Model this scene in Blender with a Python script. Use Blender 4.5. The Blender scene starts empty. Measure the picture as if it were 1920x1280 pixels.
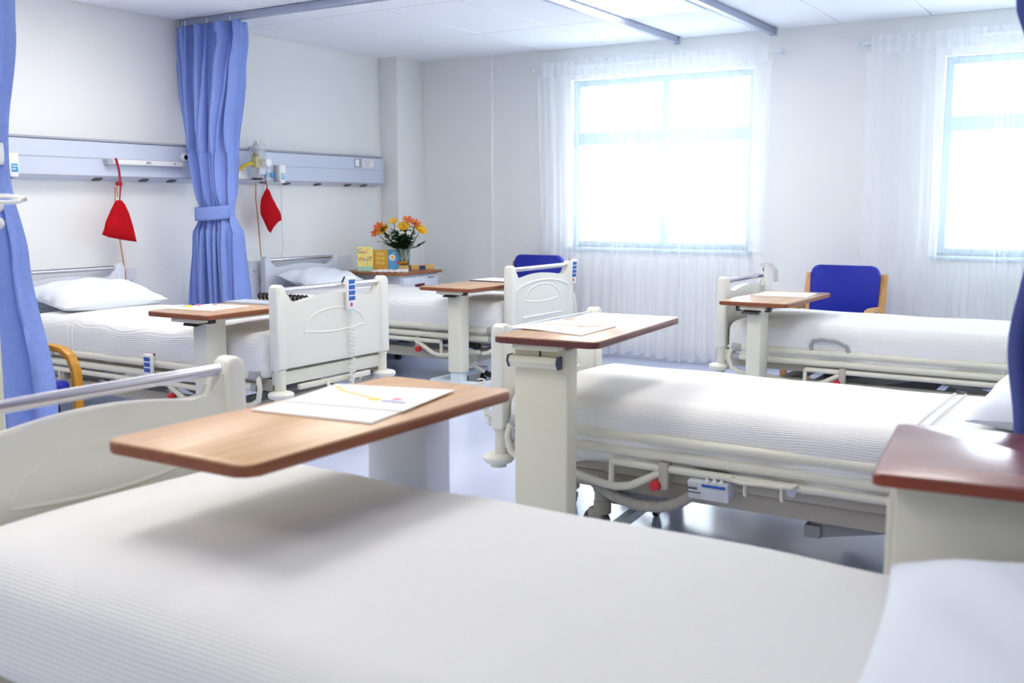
import bpy, bmesh, math, random
from mathutils import Vector, Matrix, Euler
random.seed(7)
PI = math.pi
S = bpy.context.scene
COL = S.collection

# ------------------------------------------------------------------ camera, sky, exposure
cam_d = bpy.data.cameras.new('camera')
cam = bpy.data.objects.new('camera', cam_d)
COL.objects.link(cam)
cam.location = (0, 0, 1.35)
cam.rotation_euler = (math.radians(90) - math.atan(257 / 1921), 0, math.atan(1225 / 1938))
cam_d.sensor_width = 36
cam_d.lens = 36 * 1921 / 1920
cam_d.clip_start = .02
cam_d.dof.use_dof = True
cam_d.dof.focus_distance = 5.6
cam_d.dof.aperture_fstop = 3.2
S.camera = cam
S.view_settings.view_transform = 'Standard'
S.view_settings.look = 'None'
S.view_settings.gamma = 1
S.view_settings.use_curve_mapping = False
S.view_settings.exposure = 0.2
SKY = 8.0          # overcast white sky outside the windows
LAMP = 9.4         # fluorescent ceiling panels
w = bpy.data.worlds.new('overcast_sky')
S.world = w
w.use_nodes = True
w.node_tree.nodes['Background'].inputs[0].default_value = (.80, .90, 1, 1)
w.node_tree.nodes['Background'].inputs[1].default_value = SKY
try:
    S.cycles.max_bounces = 10
    S.cycles.diffuse_bounces = 6
    S.cycles.transparent_max_bounces = 16
    S.cycles.sample_clamp_indirect = 12
except Exception:
    pass


# ------------------------------------------------------------------ materials
def lin(c):
    if isinstance(c, str):
        c = [int(c[i:i + 2], 16) / 255 for i in (0, 2, 4)]
    return tuple((x / 12.92 if x <= .04045 else ((x + .055) / 1.055) ** 2.4) for x in c) + (1,)


def mat(name, c, rough=.5, metal=0, spec=.5, bump=0, bscale=200, var=0, vscale=6, emit=0, coat=0):
    m = bpy.data.materials.new(name)
    m.use_nodes = True
    nt = m.node_tree
    b = nt.nodes['Principled BSDF']
    col = lin(c)
    b.inputs['Base Color'].default_value = col
    b.inputs['Roughness'].default_value = rough
    b.inputs['Metallic'].default_value = metal
    b.inputs['Specular IOR Level'].default_value = spec
    b.inputs['Coat Weight'].default_value = coat
    if emit:
        b.inputs['Emission Color'].default_value = col
        b.inputs['Emission Strength'].default_value = emit
    tc = nt.nodes.new('ShaderNodeTexCoord')
    if var:
        n = nt.nodes.new('ShaderNodeTexNoise')
        n.inputs['Scale'].default_value = vscale
        n.inputs['Detail'].default_value = 4
        nt.links.new(tc.outputs['Object'], n.inputs['Vector'])
        r = nt.nodes.new('ShaderNodeValToRGB')
        r.color_ramp.elements[0].position = .3
        r.color_ramp.elements[1].position = .7
        r.color_ramp.elements[0].color = tuple(x * (1 - var) for x in col[:3]) + (1,)
        r.color_ramp.elements[1].color = tuple(min(1, x * (1 + var)) for x in col[:3]) + (1,)
        nt.links.new(n.outputs['Fac'], r.inputs[0])
        nt.links.new(r.outputs[0], b.inputs['Base Color'])
    if bump:
        n = nt.nodes.new('ShaderNodeTexNoise')
        n.inputs['Scale'].default_value = bscale
        nt.links.new(tc.outputs['Object'], n.inputs['Vector'])
        bp = nt.nodes.new('ShaderNodeBump')
        bp.inputs['Strength'].default_value = bump
        bp.inputs['Distance'].default_value = .002
        nt.links.new(n.outputs['Fac'], bp.inputs['Height'])
        nt.links.new(bp.outputs[0], b.inputs['Normal'])
    return m


def wood(name, c1, c2, rough=.35, along='Y', spec=.5, coat=0):
    m = mat(name, c1, rough, spec=spec, coat=coat)
    m.node_tree.nodes['Principled BSDF'].inputs['Coat Roughness'].default_value = rough
    nt = m.node_tree
    b = nt.nodes['Principled BSDF']
    tc = nt.nodes.new('ShaderNodeTexCoord')
    mp = nt.nodes.new('ShaderNodeMapping')
    mp.inputs['Scale'].default_value = {'Y': (14, 1.2, 14), 'X': (1.2, 14, 14), 'Z': (14, 14, 1.2)}[along]
    n = nt.nodes.new('ShaderNodeTexNoise')
    n.inputs['Scale'].default_value = 3
    n.inputs['Detail'].default_value = 8
    n.inputs['Distortion'].default_value = .6
    r = nt.nodes.new('ShaderNodeValToRGB')
    r.color_ramp.elements[0].color = lin(c2)
    r.color_ramp.elements[1].color = lin(c1)
    r.color_ramp.elements[0].position = .3
    r.color_ramp.elements[1].position = .62
    nt.links.new(tc.outputs['Object'], mp.inputs[0])
    nt.links.new(mp.outputs[0], n.inputs['Vector'])
    nt.links.new(n.outputs['Fac'], r.inputs[0])
    nt.links.new(r.outputs[0], b.inputs['Base Color'])
    return m


def ribbed(name, c, pitch=.011, strength=.5, dark=.05):
    """cotton cellular bedspread: ribs running along the bed"""
    m = mat(name, c, .9, spec=.15)
    nt = m.node_tree
    b = nt.nodes['Principled BSDF']
    L = nt.links.new
    tc = nt.nodes.new('ShaderNodeTexCoord')
    dot = nt.nodes.new('ShaderNodeVectorMath')
    dot.operation = 'DOT_PRODUCT'
    dot.inputs[1].default_value = (0, 1, 1)
    L(tc.outputs['Object'], dot.inputs[0])
    nz = nt.nodes.new('ShaderNodeTexNoise')
    nz.inputs['Scale'].default_value = 5
    L(tc.outputs['Object'], nz.inputs['Vector'])
    ad = nt.nodes.new('ShaderNodeMath')
    ad.operation = 'MULTIPLY_ADD'
    ad.inputs[1].default_value = .005
    L(nz.outputs['Fac'], ad.inputs[0])
    L(dot.outputs['Value'], ad.inputs[2])
    mu = nt.nodes.new('ShaderNodeMath')
    mu.operation = 'MULTIPLY'
    mu.inputs[1].default_value = 2 * PI / pitch
    L(ad.outputs[0], mu.inputs[0])
    sn = nt.nodes.new('ShaderNodeMath')
    sn.operation = 'SINE'
    L(mu.outputs[0], sn.inputs[0])
    n2 = nt.nodes.new('ShaderNodeTexNoise')
    n2.inputs['Scale'].default_value = 170
    L(tc.outputs['Object'], n2.inputs['Vector'])
    a2 = nt.nodes.new('ShaderNodeMath')
    a2.operation = 'MULTIPLY_ADD'
    a2.inputs[1].default_value = 1.6
    L(n2.outputs['Fac'], a2.inputs[0])
    L(sn.outputs[0], a2.inputs[2])
    bp = nt.nodes.new('ShaderNodeBump')
    bp.inputs['Strength'].default_value = strength
    bp.inputs['Distance'].default_value = .0022
    L(a2.outputs[0], bp.inputs['Height'])
    L(bp.outputs[0], b.inputs['Normal'])
    r = nt.nodes.new('ShaderNodeMapRange')
    r.inputs[1].default_value = -1
    r.inputs[2].default_value = 1
    r.inputs[3].default_value = 1 - dark
    r.inputs[4].default_value = 1
    L(sn.outputs[0], r.inputs[0])
    mx = nt.nodes.new('ShaderNodeVectorMath')
    mx.operation = 'SCALE'
    mx.inputs[0].default_value = lin(c)[:3]
    L(r.outputs[0], mx.inputs['Scale'])
    L(mx.outputs[0], b.inputs['Base Color'])
    return m


def glass(name, tint=(1, 1, 1, 1), gloss=.08):
    m = bpy.data.materials.new(name)
    m.use_nodes = True
    nt = m.node_tree
    nt.nodes.clear()
    o = nt.nodes.new('ShaderNodeOutputMaterial')
    t = nt.nodes.new('ShaderNodeBsdfTransparent')
    t.inputs[0].default_value = tint
    g = nt.nodes.new('ShaderNodeBsdfGlossy')
    g.inputs['Roughness'].default_value = .03
    mx = nt.nodes.new('ShaderNodeMixShader')
    mx.inputs[0].default_value = gloss
    nt.links.new(t.outputs[0], mx.inputs[1])
    nt.links.new(g.outputs[0], mx.inputs[2])
    nt.links.new(mx.outputs[0], o.inputs[0])
    return m


def sheer(name, c, clear=.5, glow=.5):
    m = bpy.data.materials.new(name)
    m.use_nodes = True
    nt = m.node_tree
    nt.nodes.clear()
    L = nt.links.new
    o = nt.nodes.new('ShaderNodeOutputMaterial')
    t = nt.nodes.new('ShaderNodeBsdfTransparent')
    d = nt.nodes.new('ShaderNodeBsdfDiffuse')
    tr = nt.nodes.new('ShaderNodeBsdfTranslucent')
    d.inputs[0].default_value = lin(c)
    tr.inputs[0].default_value = lin(c)
    a = nt.nodes.new('ShaderNodeMixShader')
    a.inputs[0].default_value = glow
    L(d.outputs[0], a.inputs[1])
    L(tr.outputs[0], a.inputs[2])
    b = nt.nodes.new('ShaderNodeMixShader')
    b.inputs[0].default_value = 1 - clear
    L(t.outputs[0], b.inputs[1])
    L(a.outputs[0], b.inputs[2])
    L(b.outputs[0], o.inputs[0])
    return m


def floor_mat():
    m = mat('vinyl_floor', 'c9d1ec', .15, spec=.6)
    nt = m.node_tree
    b = nt.nodes['Principled BSDF']
    L = nt.links.new
    tc = nt.nodes.new('ShaderNodeTexCoord')
    n = nt.nodes.new('ShaderNodeTexVoronoi')
    n.inputs['Scale'].default_value = 70
    L(tc.outputs['Object'], n.inputs['Vector'])
    r = nt.nodes.new('ShaderNodeValToRGB')
    e = r.color_ramp.elements
    e[0].position = .0
    e[0].color = lin('9fa9cc')
    e[1].position = .16
    e[1].color = lin('cbd3ec')
    L(n.outputs['Distance'], r.inputs[0])
    n2 = nt.nodes.new('ShaderNodeTexNoise')
    n2.inputs['Scale'].default_value = 220
    L(tc.outputs['Object'], n2.inputs['Vector'])
    mx = nt.nodes.new('ShaderNodeMix')
    mx.data_type = 'RGBA'
    mx.blend_type = 'MULTIPLY'
    mx.inputs[0].default_value = .25
    L(r.outputs[0], mx.inputs[6])
    L(n2.outputs['Color'], mx.inputs[7])
    L(r.outputs[0], b.inputs['Base Color'])
    bp = nt.nodes.new('ShaderNodeBump')
    bp.inputs['Strength'].default_value = .12
    bp.inputs['Distance'].default_value = .001
    L(n2.outputs['Fac'], bp.inputs['Height'])
    L(bp.outputs[0], b.inputs['Normal'])
    return m


M = dict(
    wall=mat('painted_wall', 'eff0ee', .85, spec=.2, bump=.1, bscale=120),
    ceil=mat('ceiling_tile_board', 'f5f8fd', .9, spec=.1, bump=.15, bscale=250, var=.015, vscale=30),
    grid=mat('ceiling_grid_metal', 'c9cfdb', .5),
    floor=floor_mat(),
    skirt=mat('vinyl_skirting', 'cdd3e0', .4),
    wframe=mat('white_window_frame', 'd6e4ec', .4),
    winframe=mat('grey_blue_window_frame', 'b4cbd7', .45),
    glass=glass('window_glass'),
    clear=sheer('clear_plastic', 'f2f6fa', .62),
    vase=glass('vase_glass', (.86, .9, .86, 1), .16),
    water=glass('vase_water', (.75, .8, .72, 1), .05),
    sheer=sheer('white_voile', 'fafcff', .66, .05),
    sheer2=sheer('gathered_voile', 'f8faff', .58, .05),
    rail=mat('aluminium_rail', 'a9b0c6', .35, metal=.6),
    lamp=mat('lamp_diffuser', 'fff9f0', .5, emit=LAMP),
    bed=mat('cream_bed_plastic', 'e6e5da', .38, spec=.45, var=.01),
    tube=mat('cream_painted_steel', 'dfddcc', .35, spec=.5, var=.02, vscale=10),
    grey=mat('grey_painted_steel', 'a3a5a6', .45, var=.05),
    dgrey=mat('dark_grey_plastic', '55565c', .5),
    frame=mat('grey_beige_steel', 'b9b3a4', .45, var=.03),
    steel=mat('brushed_steel', 'cfcdd2', .22, metal=.95),
    black=mat('black_plastic', '16171c', .4),
    spread=ribbed('ribbed_white_cotton', 'f3f3f1'),
    hem=mat('white_cotton_hem', 'f6f6f4', .9, spec=.1, bump=.3, bscale=400),
    pillow=mat('white_pillowcase', 'e9eff7', .9, spec=.1, bump=.2, bscale=30),
    mattress=mat('pale_mattress', 'd8dbe2', .8),
    blue=mat('blue_curtain_cloth', '8aa0e2', .9, spec=.1, bump=.5, bscale=350, var=.05, vscale=60),
    bluetie=mat('blue_tieback_cloth', '8aa0e2', .9, spec=.1, bump=.5, bscale=350),
    backlit_blue=mat('backlit_blue_cloth', '6572b8', .85, spec=.15, bump=.4, bscale=300, var=.04, vscale=60),  # the blue curtain cloth again, its colour darkened for being backlit
    tape=mat('white_header_tape', 'd9dcdf', .8),
    trunk=mat('pale_blue_trunking', 'cdd5e6', .32, spec=.5, var=.015, vscale=3),
    trunkedge=mat('grey_trunking_edge', 'a9adb8', .4),
    white=mat('white_plastic', 'f0f0ee', .4),
    cream=mat('cream_enamel', 'e4e0c8', .4),
    redbag=mat('red_cotton', 'b3121c', .9, spec=.1, bump=.3, bscale=300, var=.08, vscale=12),
    redcord=mat('crimson_cord', 'a3163a', .8),
    red=mat('red_plastic', 'c81f2c', .35),
    orange=mat('orange_cable', 'c98a45', .5),
    yellow=mat('yellow_hose', 'e3c02c', .4),
    bluekey=mat('blue_keypad', '2e5fb0', .45),
    bluepad=mat('sky_blue_sticker', '4f9fd0', .5),
    cyan=mat('cyan_sticker', '7fbfd8', .5),
    top=wood('beech_laminate', 'e0b788', 'd0a274', .30),
    edge=wood('brown_edge_band', '8f5230', '7c4428', .35),
    top2=wood('pale_beech_laminate', 'd6b08a', 'c8a07a', .18, spec=1.0),
    edge2=wood('maroon_edge_band', '6a3430', '5a2a28', .35),
    top3=wood('red_brown_laminate', 'a0583a', '914a30', .25, 'X', 1.0, .8),
    edge3=wood('red_brown_edge', '84351c', '742c18', .3, 'X'),
    cupb=mat('pale_blue_cabinet', 'd3d9e6', .45),
    cupb2=mat('cream_cabinet', 'dedcd0', .45),
    darkred=mat('dark_red_handle', '5f1f33', .4),
    chairwood=wood('bent_beech', 'd9a868', 'c68e4c', .4, 'Z'),
    chairyellow=wood('golden_bent_wood', 'd79a24', 'b97d18', .4, 'Z'),
    vinyl=mat('blue_vinyl', '1f2da6', .42, spec=.4, bump=.1, bscale=150),
    panel=mat('grey_speckled_board', 'e0e4ea', .55, var=.08, vscale=120),
    hsteel=mat('grey_head_board', 'd6dae4', .4),
    paper=mat('white_paper', 'f6f5f2', .8),
    paper2=mat('pink_edged_paper', 'f3e6e4', .8),
    folder=mat('blue_grey_folder', 'b9c3d6', .5),
    pencil=mat('pale_yellow_ink', 'e9d58a', .6),
    lemon=mat('yellow_ink', 'f0d836', .6),
    pink=mat('pink_ink', 'e66ba8', .6),
    purple=mat('lilac_ink', '9a93c8', .6),
    salmon=mat('salmon_ink', 'e39a7c', .6),
    cardy=mat('yellow_card', 'f3e68a', .7),
    cardg=mat('mint_card_band', 'a9d8c0', .7),
    cardo=mat('golden_card', 'dca832', .6, var=.1, vscale=40),
    cardb=mat('sky_blue_card', '62b2e4', .7),
    navyink=mat('navy_ink', '2f3f8f', .6),
    redink=mat('red_ink', 'd2443c', .6),
    gold=mat('gold_ribbon', 'd9a531', .25, metal=.7),
    tan=mat('tan_box', 'd2a866', .6),
    navybox=mat('navy_label', '2b3763', .5),
    stemg=mat('green_stem', '3f5f2a', .6),
    leaf=mat('dark_green_leaf', '23491f', .55, var=.2, vscale=30),
    petaly=mat('yellow_petal', 'f2bf1d', .6),
    petalo=mat('orange_petal', 'dd6a24', .6, var=.15, vscale=80),
    petalw=mat('white_petal', 'f6f6f2', .6),
    petalc=mat('amber_flower_centre', 'c98518', .7),
    hose=mat('grey_corrugated_hose', 'b5b2a8', .5),
    cord=mat('white_coiled_cord', 'e4e4de', .45),
    ink=mat('grey_ink', '6d7588', .6),
)


# ------------------------------------------------------------------ mesh builder
class MB:
    def __init__(s):
        s.bm = bmesh.new()

    def box(s, x0, x1, y0, y1, z0, z1, b=0, seg=2, R=None):
        vs = [s.bm.verts.new(p) for p in ((x0, y0, z0), (x1, y0, z0), (x1, y1, z0), (x0, y1, z0),
                                          (x0, y0, z1), (x1, y0, z1), (x1, y1, z1), (x0, y1, z1))]
        fs = [s.bm.faces.new([vs[i] for i in q]) for q in
              ((3, 2, 1, 0), (4, 5, 6, 7), (0, 1, 5, 4), (1, 2, 6, 5), (2, 3, 7, 6), (3, 0, 4, 7))]
        if R is not None:
            c = Vector(((x0 + x1) / 2, (y0 + y1) / 2, (z0 + z1) / 2))
            for v in vs:
                v.co = c + R @ (v.co - c)
        if b:
            es = list({e for f in fs for e in f.edges})
            bmesh.ops.bevel(s.bm, geom=es, offset=b, segments=seg, profile=.5, affect='EDGES')
        return s

    def bar(s, p, q, wa, wb, b=0):
        """rectangular bar from p to q, wa wide sideways, wb the other way"""
        p, q = Vector(p), Vector(q)
        d = q - p
        R = d.to_track_quat('X', 'Z').to_matrix()
        c = (p + q) / 2
        h = d.length / 2
        return s.box(c.x - h, c.x + h, c.y - wa / 2, c.y + wa / 2, c.z - wb / 2, c.z + wb / 2, b, R=R)

    def tube(s, pts, r, seg=10, closed=False, cap=True, flat=1.0):
        pts = [Vector(p) for p in pts]
        n = len(pts)
        rings = []
        prev = None
        for i, p in enumerate(pts):
            if closed:
                t = pts[(i + 1) % n] - pts[i - 1]
            else:
                t = pts[min(i + 1, n - 1)] - pts[max(i - 1, 0)]
            t.normalize()
            if prev is None:
                a = Vector((0, 0, 1)) if abs(t.z) < .9 else Vector((1, 0, 0))
                u = t.cross(a).normalized()
            else:
                u = (prev - t * prev.dot(t))
                u = u.normalized() if u.length > 1e-6 else t.orthogonal().normalized()
            prev = u
            v = t.cross(u)
            rr = r[i] if isinstance(r, (list, tuple)) else r
            rings.append([s.bm.verts.new(p + u * rr * math.cos(2 * PI * k / seg) + v * rr * flat * math.sin(2 * PI * k / seg))
                          for k in range(seg)])
        m = n if closed else n - 1
        for i in range(m):
            a, b = rings[i], rings[(i + 1) % n]
            for k in range(seg):
                s.bm.faces.new((a[k], a[(k + 1) % seg], b[(k + 1) % seg], b[k]))
        if cap and not closed:
            s.bm.faces.new(rings[0][::-1])
            s.bm.faces.new(rings[-1])
        return s

    def lathe(s, prof, c=(0, 0, 0), axis='Z', seg=20, cap=True, sx=1, sy=1):
        c = Vector(c)
        rings = []
        for r, z in prof:
            ring = []
            for k in range(seg):
                a = 2 * PI * k / seg
                p = Vector((r * math.cos(a) * sx, r * math.sin(a) * sy, z))
                if axis == 'X':
                    p = Vector((p.z, p.x, p.y))
                elif axis == 'Y':
                    p = Vector((p.y, p.z, p.x))
                ring.append(s.bm.verts.new(c + p))
            rings.append(ring)
        for a, b in zip(rings, rings[1:]):
            for k in range(seg):
                s.bm.faces.new((a[k], a[(k + 1) % seg], b[(k + 1) % seg], b[k]))
        if cap:
            s.bm.faces.new(rings[0][::-1])
            s.bm.faces.new(rings[-1])
        return s

    def prism(s, poly, axis, a, b, bev=0, seg=2):
        """extrude a 2-d outline along an axis from a to b; outline is (y,z), (x,z) or (x,y)"""
        def P(q, t):
            return {'X': (t, q[0], q[1]), 'Y': (q[0], t, q[1]), 'Z': (q[0], q[1], t)}[axis]
        va = [s.bm.verts.new(P(q, a)) for q in poly]
        vb = [s.bm.verts.new(P(q, b)) for q in poly]
        n = len(poly)
        fa = s.bm.faces.new(va)
        fb = s.bm.faces.new(vb[::-1])
        for i in range(n):
            s.bm.faces.new((va[(i + 1) % n], va[i], vb[i], vb[(i + 1) % n]))
        if bev:
            es = list(fa.edges) + list(fb.edges)
            bmesh.ops.bevel(s.bm, geom=es, offset=bev, segments=seg, profile=.5, affect='EDGES')
        return s

    def ball(s, c, r, sx=1, sy=1, sz=1, u=10, v=7):
        mtx = Matrix.Translation(c) @ Matrix.Diagonal((sx, sy, sz, 1))
        bmesh.ops.create_uvsphere(s.bm, u_segments=u, v_segments=v, radius=r, matrix=mtx)
        return s

    def grid(s, f, nu, nv):
        V = [[s.bm.verts.new(f(i / nu, j / nv)) for j in range(nv + 1)] for i in range(nu + 1)]
        for i in range(nu):
            for j in range(nv):
                s.bm.faces.new((V[i][j], V[i + 1][j], V[i + 1][j + 1], V[i][j + 1]))
        return s

    def build(s, name, m, parent=None, ang=40, loc=None, rot=None, fix=True):
        if fix:
            bmesh.ops.recalc_face_normals(s.bm, faces=s.bm.faces)
        me = bpy.data.meshes.new(name)
        s.bm.to_mesh(me)
        s.bm.free()
        me.materials.append(M[m] if isinstance(m, str) else m)
        me.polygons.foreach_set('use_smooth', [True] * len(me.polygons))
        me.set_sharp_from_angle(angle=math.radians(ang))
        o = bpy.data.objects.new(name, me)
        COL.objects.link(o)
        if parent is not None:
            o.parent = parent
        if loc:
            o.location = loc
        if rot:
            o.rotation_euler = rot
        return o


def tag(o, label=None, cat=None, group=None, kind=None):
    if label:
        o['label'] = label
    if cat:
        o['category'] = cat
    if group:
        o['group'] = group
    if kind:
        o['kind'] = kind
    return o


def empty(name, loc, rz=0, label=None, cat=None, group=None):
    o = bpy.data.objects.new(name, None)
    o.empty_display_size = .1
    COL.objects.link(o)
    o.location = loc
    o.rotation_euler = (0, 0, rz)
    return tag(o, label, cat, group)


def copy_tree(o, parent=None):
    c = o.copy()
    COL.objects.link(c)
    c.parent = parent
    for ch in list(o.children):
        copy_tree(ch, c)
    return c


def text(name, s, size, m, parent, loc, rot, ext=.0006):
    cu = bpy.data.curves.new(name, 'FONT')
    cu.body = s
    cu.size = size
    cu.extrude = ext
    cu.align_x = 'CENTER'
    cu.align_y = 'CENTER'
    cu.materials.append(M[m])
    tmp = bpy.data.objects.new(name, cu)
    COL.objects.link(tmp)
    me = bpy.data.meshes.new_from_object(tmp.evaluated_get(bpy.context.evaluated_depsgraph_get()))
    bpy.data.objects.remove(tmp)
    o = bpy.data.objects.new(name, me)
    COL.objects.link(o)
    o.parent = parent
    o.location = loc
    o.rotation_euler = rot
    return o


def rrect(w, l, r, n=5):
    out = []
    for cx, cy, a0 in ((w / 2 - r, l / 2 - r, 0), (-w / 2 + r, l / 2 - r, 90), (-w / 2 + r, -l / 2 + r, 180), (w / 2 - r, -l / 2 + r, 270)):
        for k in range(n + 1):
            a = math.radians(a0 + 90 * k / n)
            out.append((cx + r * math.cos(a), cy + r * math.sin(a)))
    return out


def smooth(a, b, t):
    t = max(0, min(1, (t - a) / (b - a)))
    return t * t * (3 - 2 * t)


def interp(tab, z):
    """piecewise smooth table [(z, value)] with z descending or ascending"""
    tab = sorted(tab)
    if z <= tab[0][0]:
        return tab[0][1]
    for (a, va), (b, vb) in zip(tab, tab[1:]):
        if z <= b:
            t = (z - a) / (b - a)
            t = t * t * (3 - 2 * t)
            return va + (vb - va) * t
    return tab[-1][1]


# ------------------------------------------------------------------ room shell
XL, XR, YB, YF, H = -6.38, .36, 8.18, -2.6, 2.72
W1 = (-4.55, -2.87, .97, 2.44)
W2 = (-1.43, .22, .97, 2.42)

tag(MB().box(XL - .15, XR + .15, YF - .15, YB + .25, -.1, 0).build('floor', 'floor'), kind='structure')
tag(MB().box(XL - .15, XL, YF - .15, YB + .25, 0, H + .06).build('wall_left', 'wall'), kind='structure')
tag(MB().box(XR, XR + .15, YF - .15, YB + .25, 0, H + .06).build('wall_right', 'wall'), kind='structure')
tag(MB().box(XL, XR, YF - .15, YF, 0, H + .06).build('wall_front', 'wall'), kind='structure')
b = MB()
b.box(XL, -5.38, YB - .03, YB + .2, 0, H + .06)
for x0, x1, z0, z1 in ((-5.38, W1[0], 0, H + .06), (W1[1], W2[0], 0, H + .06), (W2[1], XR, 0, H + .06),
                       (W1[0], W1[1], 0, W1[2]), (W1[0], W1[1], W1[3], H + .06),
                       (W2[0], W2[1], 0, W2[2]), (W2[0], W2[1], W2[3], H + .06)):
    b.box(x0, x1, YB, YB + .2, z0, z1)
tag(b.build('wall_back', 'wall'), kind='structure')
tag(MB().box(XL, -6.17, 7.74, YB - .03, 0, H + .06, .006).build('trim_1', 'wall'), kind='structure')     # boxed-in pier in the corner
tag(MB().box(XL, XL + .012, YF, 7.74, 0, .1, .003).build('baseboard_left', 'skirt'), kind='structure')
tag(MB().box(-6.17, XR, YB - .042, YB - .03, 0, .1, .003).build('baseboard_back', 'skirt'), kind='structure')

ceil = tag(MB().box(XL, XR, YF, YB, H + .02, H + .06).build('ceiling', 'grid'), kind='structure')
TX, TY = .65, 1.22
x_lines = [-2.84 + TX * k for k in range(-6, 6)]
lights_at = [(-3.49, 5.88), (-3.49, 3.44), (-2.84, 1.0), (-5.44, 3.44), (-5.44, 1.0), (-2.19, -1.44), (-1.54, 3.44)]  # first panel is in view; the rest are unseen, added to light the ward
ys = [7.10 - TY * k for k in range(-1, 9)]
tile_me = None
for xi in range(-6, 5):
    x0 = -2.84 + TX * xi
    x1 = x0 + TX
    for y0 in ys:
        y1 = y0 + TY
        a0, a1, c0, c1 = max(x0, XL), min(x1, XR), max(y0, YF), min(y1, YB)
        if a1 - a0 < .05 or c1 - c0 < .05:
            continue
        if any(abs(x0 - lx) < .05 and abs(y0 - ly) < .05 for lx, ly in lights_at):
            continue
        full = abs(a1 - a0 - TX) < .01 and abs(c1 - c0 - TY) < .01
        if full and tile_me:
            o = bpy.data.objects.new('ceiling_tile', tile_me)
            COL.objects.link(o)
            o.parent = ceil
        else:
            hx, hy = (a1 - a0) / 2 - .004, (c1 - c0) / 2 - .004
            o = MB().box(-hx, hx, -hy, hy, 0, .02, .003, 1).build('ceiling_tile', 'ceil', ceil)
            if full:
                tile_me = o.data
        o.location = ((a0 + a1) / 2, (c0 + c1) / 2, H + random.uniform(-.001, .001))

light0 = None
for i, (lx, ly) in enumerate(lights_at):
    loc = (lx + TX / 2, ly + TY / 2, H)
    if light0 is None:
        light0 = empty('ceiling_light', loc, 0, 'bright white fluorescent panel set in the ceiling between two curtain rails', 'ceiling light')
        hx, hy = TX / 2 - .004, TY / 2 - .004
        f = MB()
        f.box(-hx, hx, -hy, -hy + .035, -.006, .02, .002).box(-hx, hx, hy - .035, hy, -.006, .02, .002)
        f.box(-hx, -hx + .035, -hy, hy, -.006, .02, .002).box(hx - .035, hx, -hy, hy, -.006, .02, .002)
        f.build('frame', 'wframe', light0)
        MB().box(-hx + .03, hx - .03, -hy + .03, hy - .03, .002, .014).build('diffuser', 'lamp', light0)
    else:
        o = copy_tree(light0)
        o.location = loc
        o['label'] = 'unseen fluorescent ceiling panel added to light the ward from outside the picture'
        o['group'] = 'added ceiling panels outside the picture'


def window(name, x0, x1, z0, z1, zt, xm):
    y0, y1 = YB + .07, YB + .13
    f = MB()
    t = .055
    f.box(x0, x1, y0, y1, z0, z0 + t, .006).box(x0, x1, y0, y1, z1 - t, z1, .006)
    f.box(x0, x0 + t, y0 + .002, y1 - .002, z0 + t - .004, z1 - t + .004, .002).box(x1 - t, x1, y0 + .002, y1 - .002, z0 + t - .004, z1 - t + .004, .002)
    f.box(xm - .035, xm + .035, y0 + .004, y1 - .004, z0 + t - .004, z1 - t + .004, .002)
    f.box(x0 + .003, x1 - .003, y0 - .01, y1 + .01, zt - .055, zt + .055, .008)
    f.box(x0 - .03, x1 + .03, YB - .04, y0, z0 - .03, z0, .006)
    o = tag(f.build(name, 'winframe'), kind='structure')
    for a, b_ in ((x0 + t, xm - .03), (xm + .03, x1 - t)):
        for c, d in ((z0 + t, zt - .05), (zt + .05, z1 - t)):
            MB().box(a, b_, y0 + .028, y0 + .034, c, d).build('pane', 'glass', o)


window('window_1', *W1, 1.93, -3.66)
window('window_2', *W2, 1.94, -.45)


# ------------------------------------------------------------------ ceiling curtain rails
def rail(pts, label):
    t = empty('curtain_rail', (pts[0][0], pts[0][1], 2.69), 0, label, 'curtain rail')
    p0 = Vector((pts[0][0], pts[0][1], 2.69))
    q = Vector((pts[1][0], pts[1][1], 2.69))
    d = (q - p0)
    m = MB()
    m.bar((0, 0, 0), d, .045, .05, .004)
    m.build('track', 'rail', t)
    n = d.normalized()
    e = MB()
    e.bar(-n * .01, n * .03, .055, .06, .004)
    e.bar(d - n * .03, d + n * .01, .055, .06, .004)
    e.build('end_stop', 'trunkedge', t)


rail(((-6.36, 5.385), (-3.53, 5.385)), 'grey curtain rail running out from the left wall above the blue curtain')
rail(((-3.5, 2.6), (-3.5, 8.1)), 'aluminium ceiling rail ending above the middle of the left window')
rail(((-2.69, 2.6), (-2.69, 8.1)), 'aluminium ceiling rail ending above the right end of the left window')
rail(((-6.36, 2.55), (-3.53, 2.55)), 'grey curtain rail carrying the blue curtain at the left picture edge')
rail(((-2.66, 2.75), (.34, 2.75)), 'grey curtain rail carrying the backlit blue curtain at the right picture edge')


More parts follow.
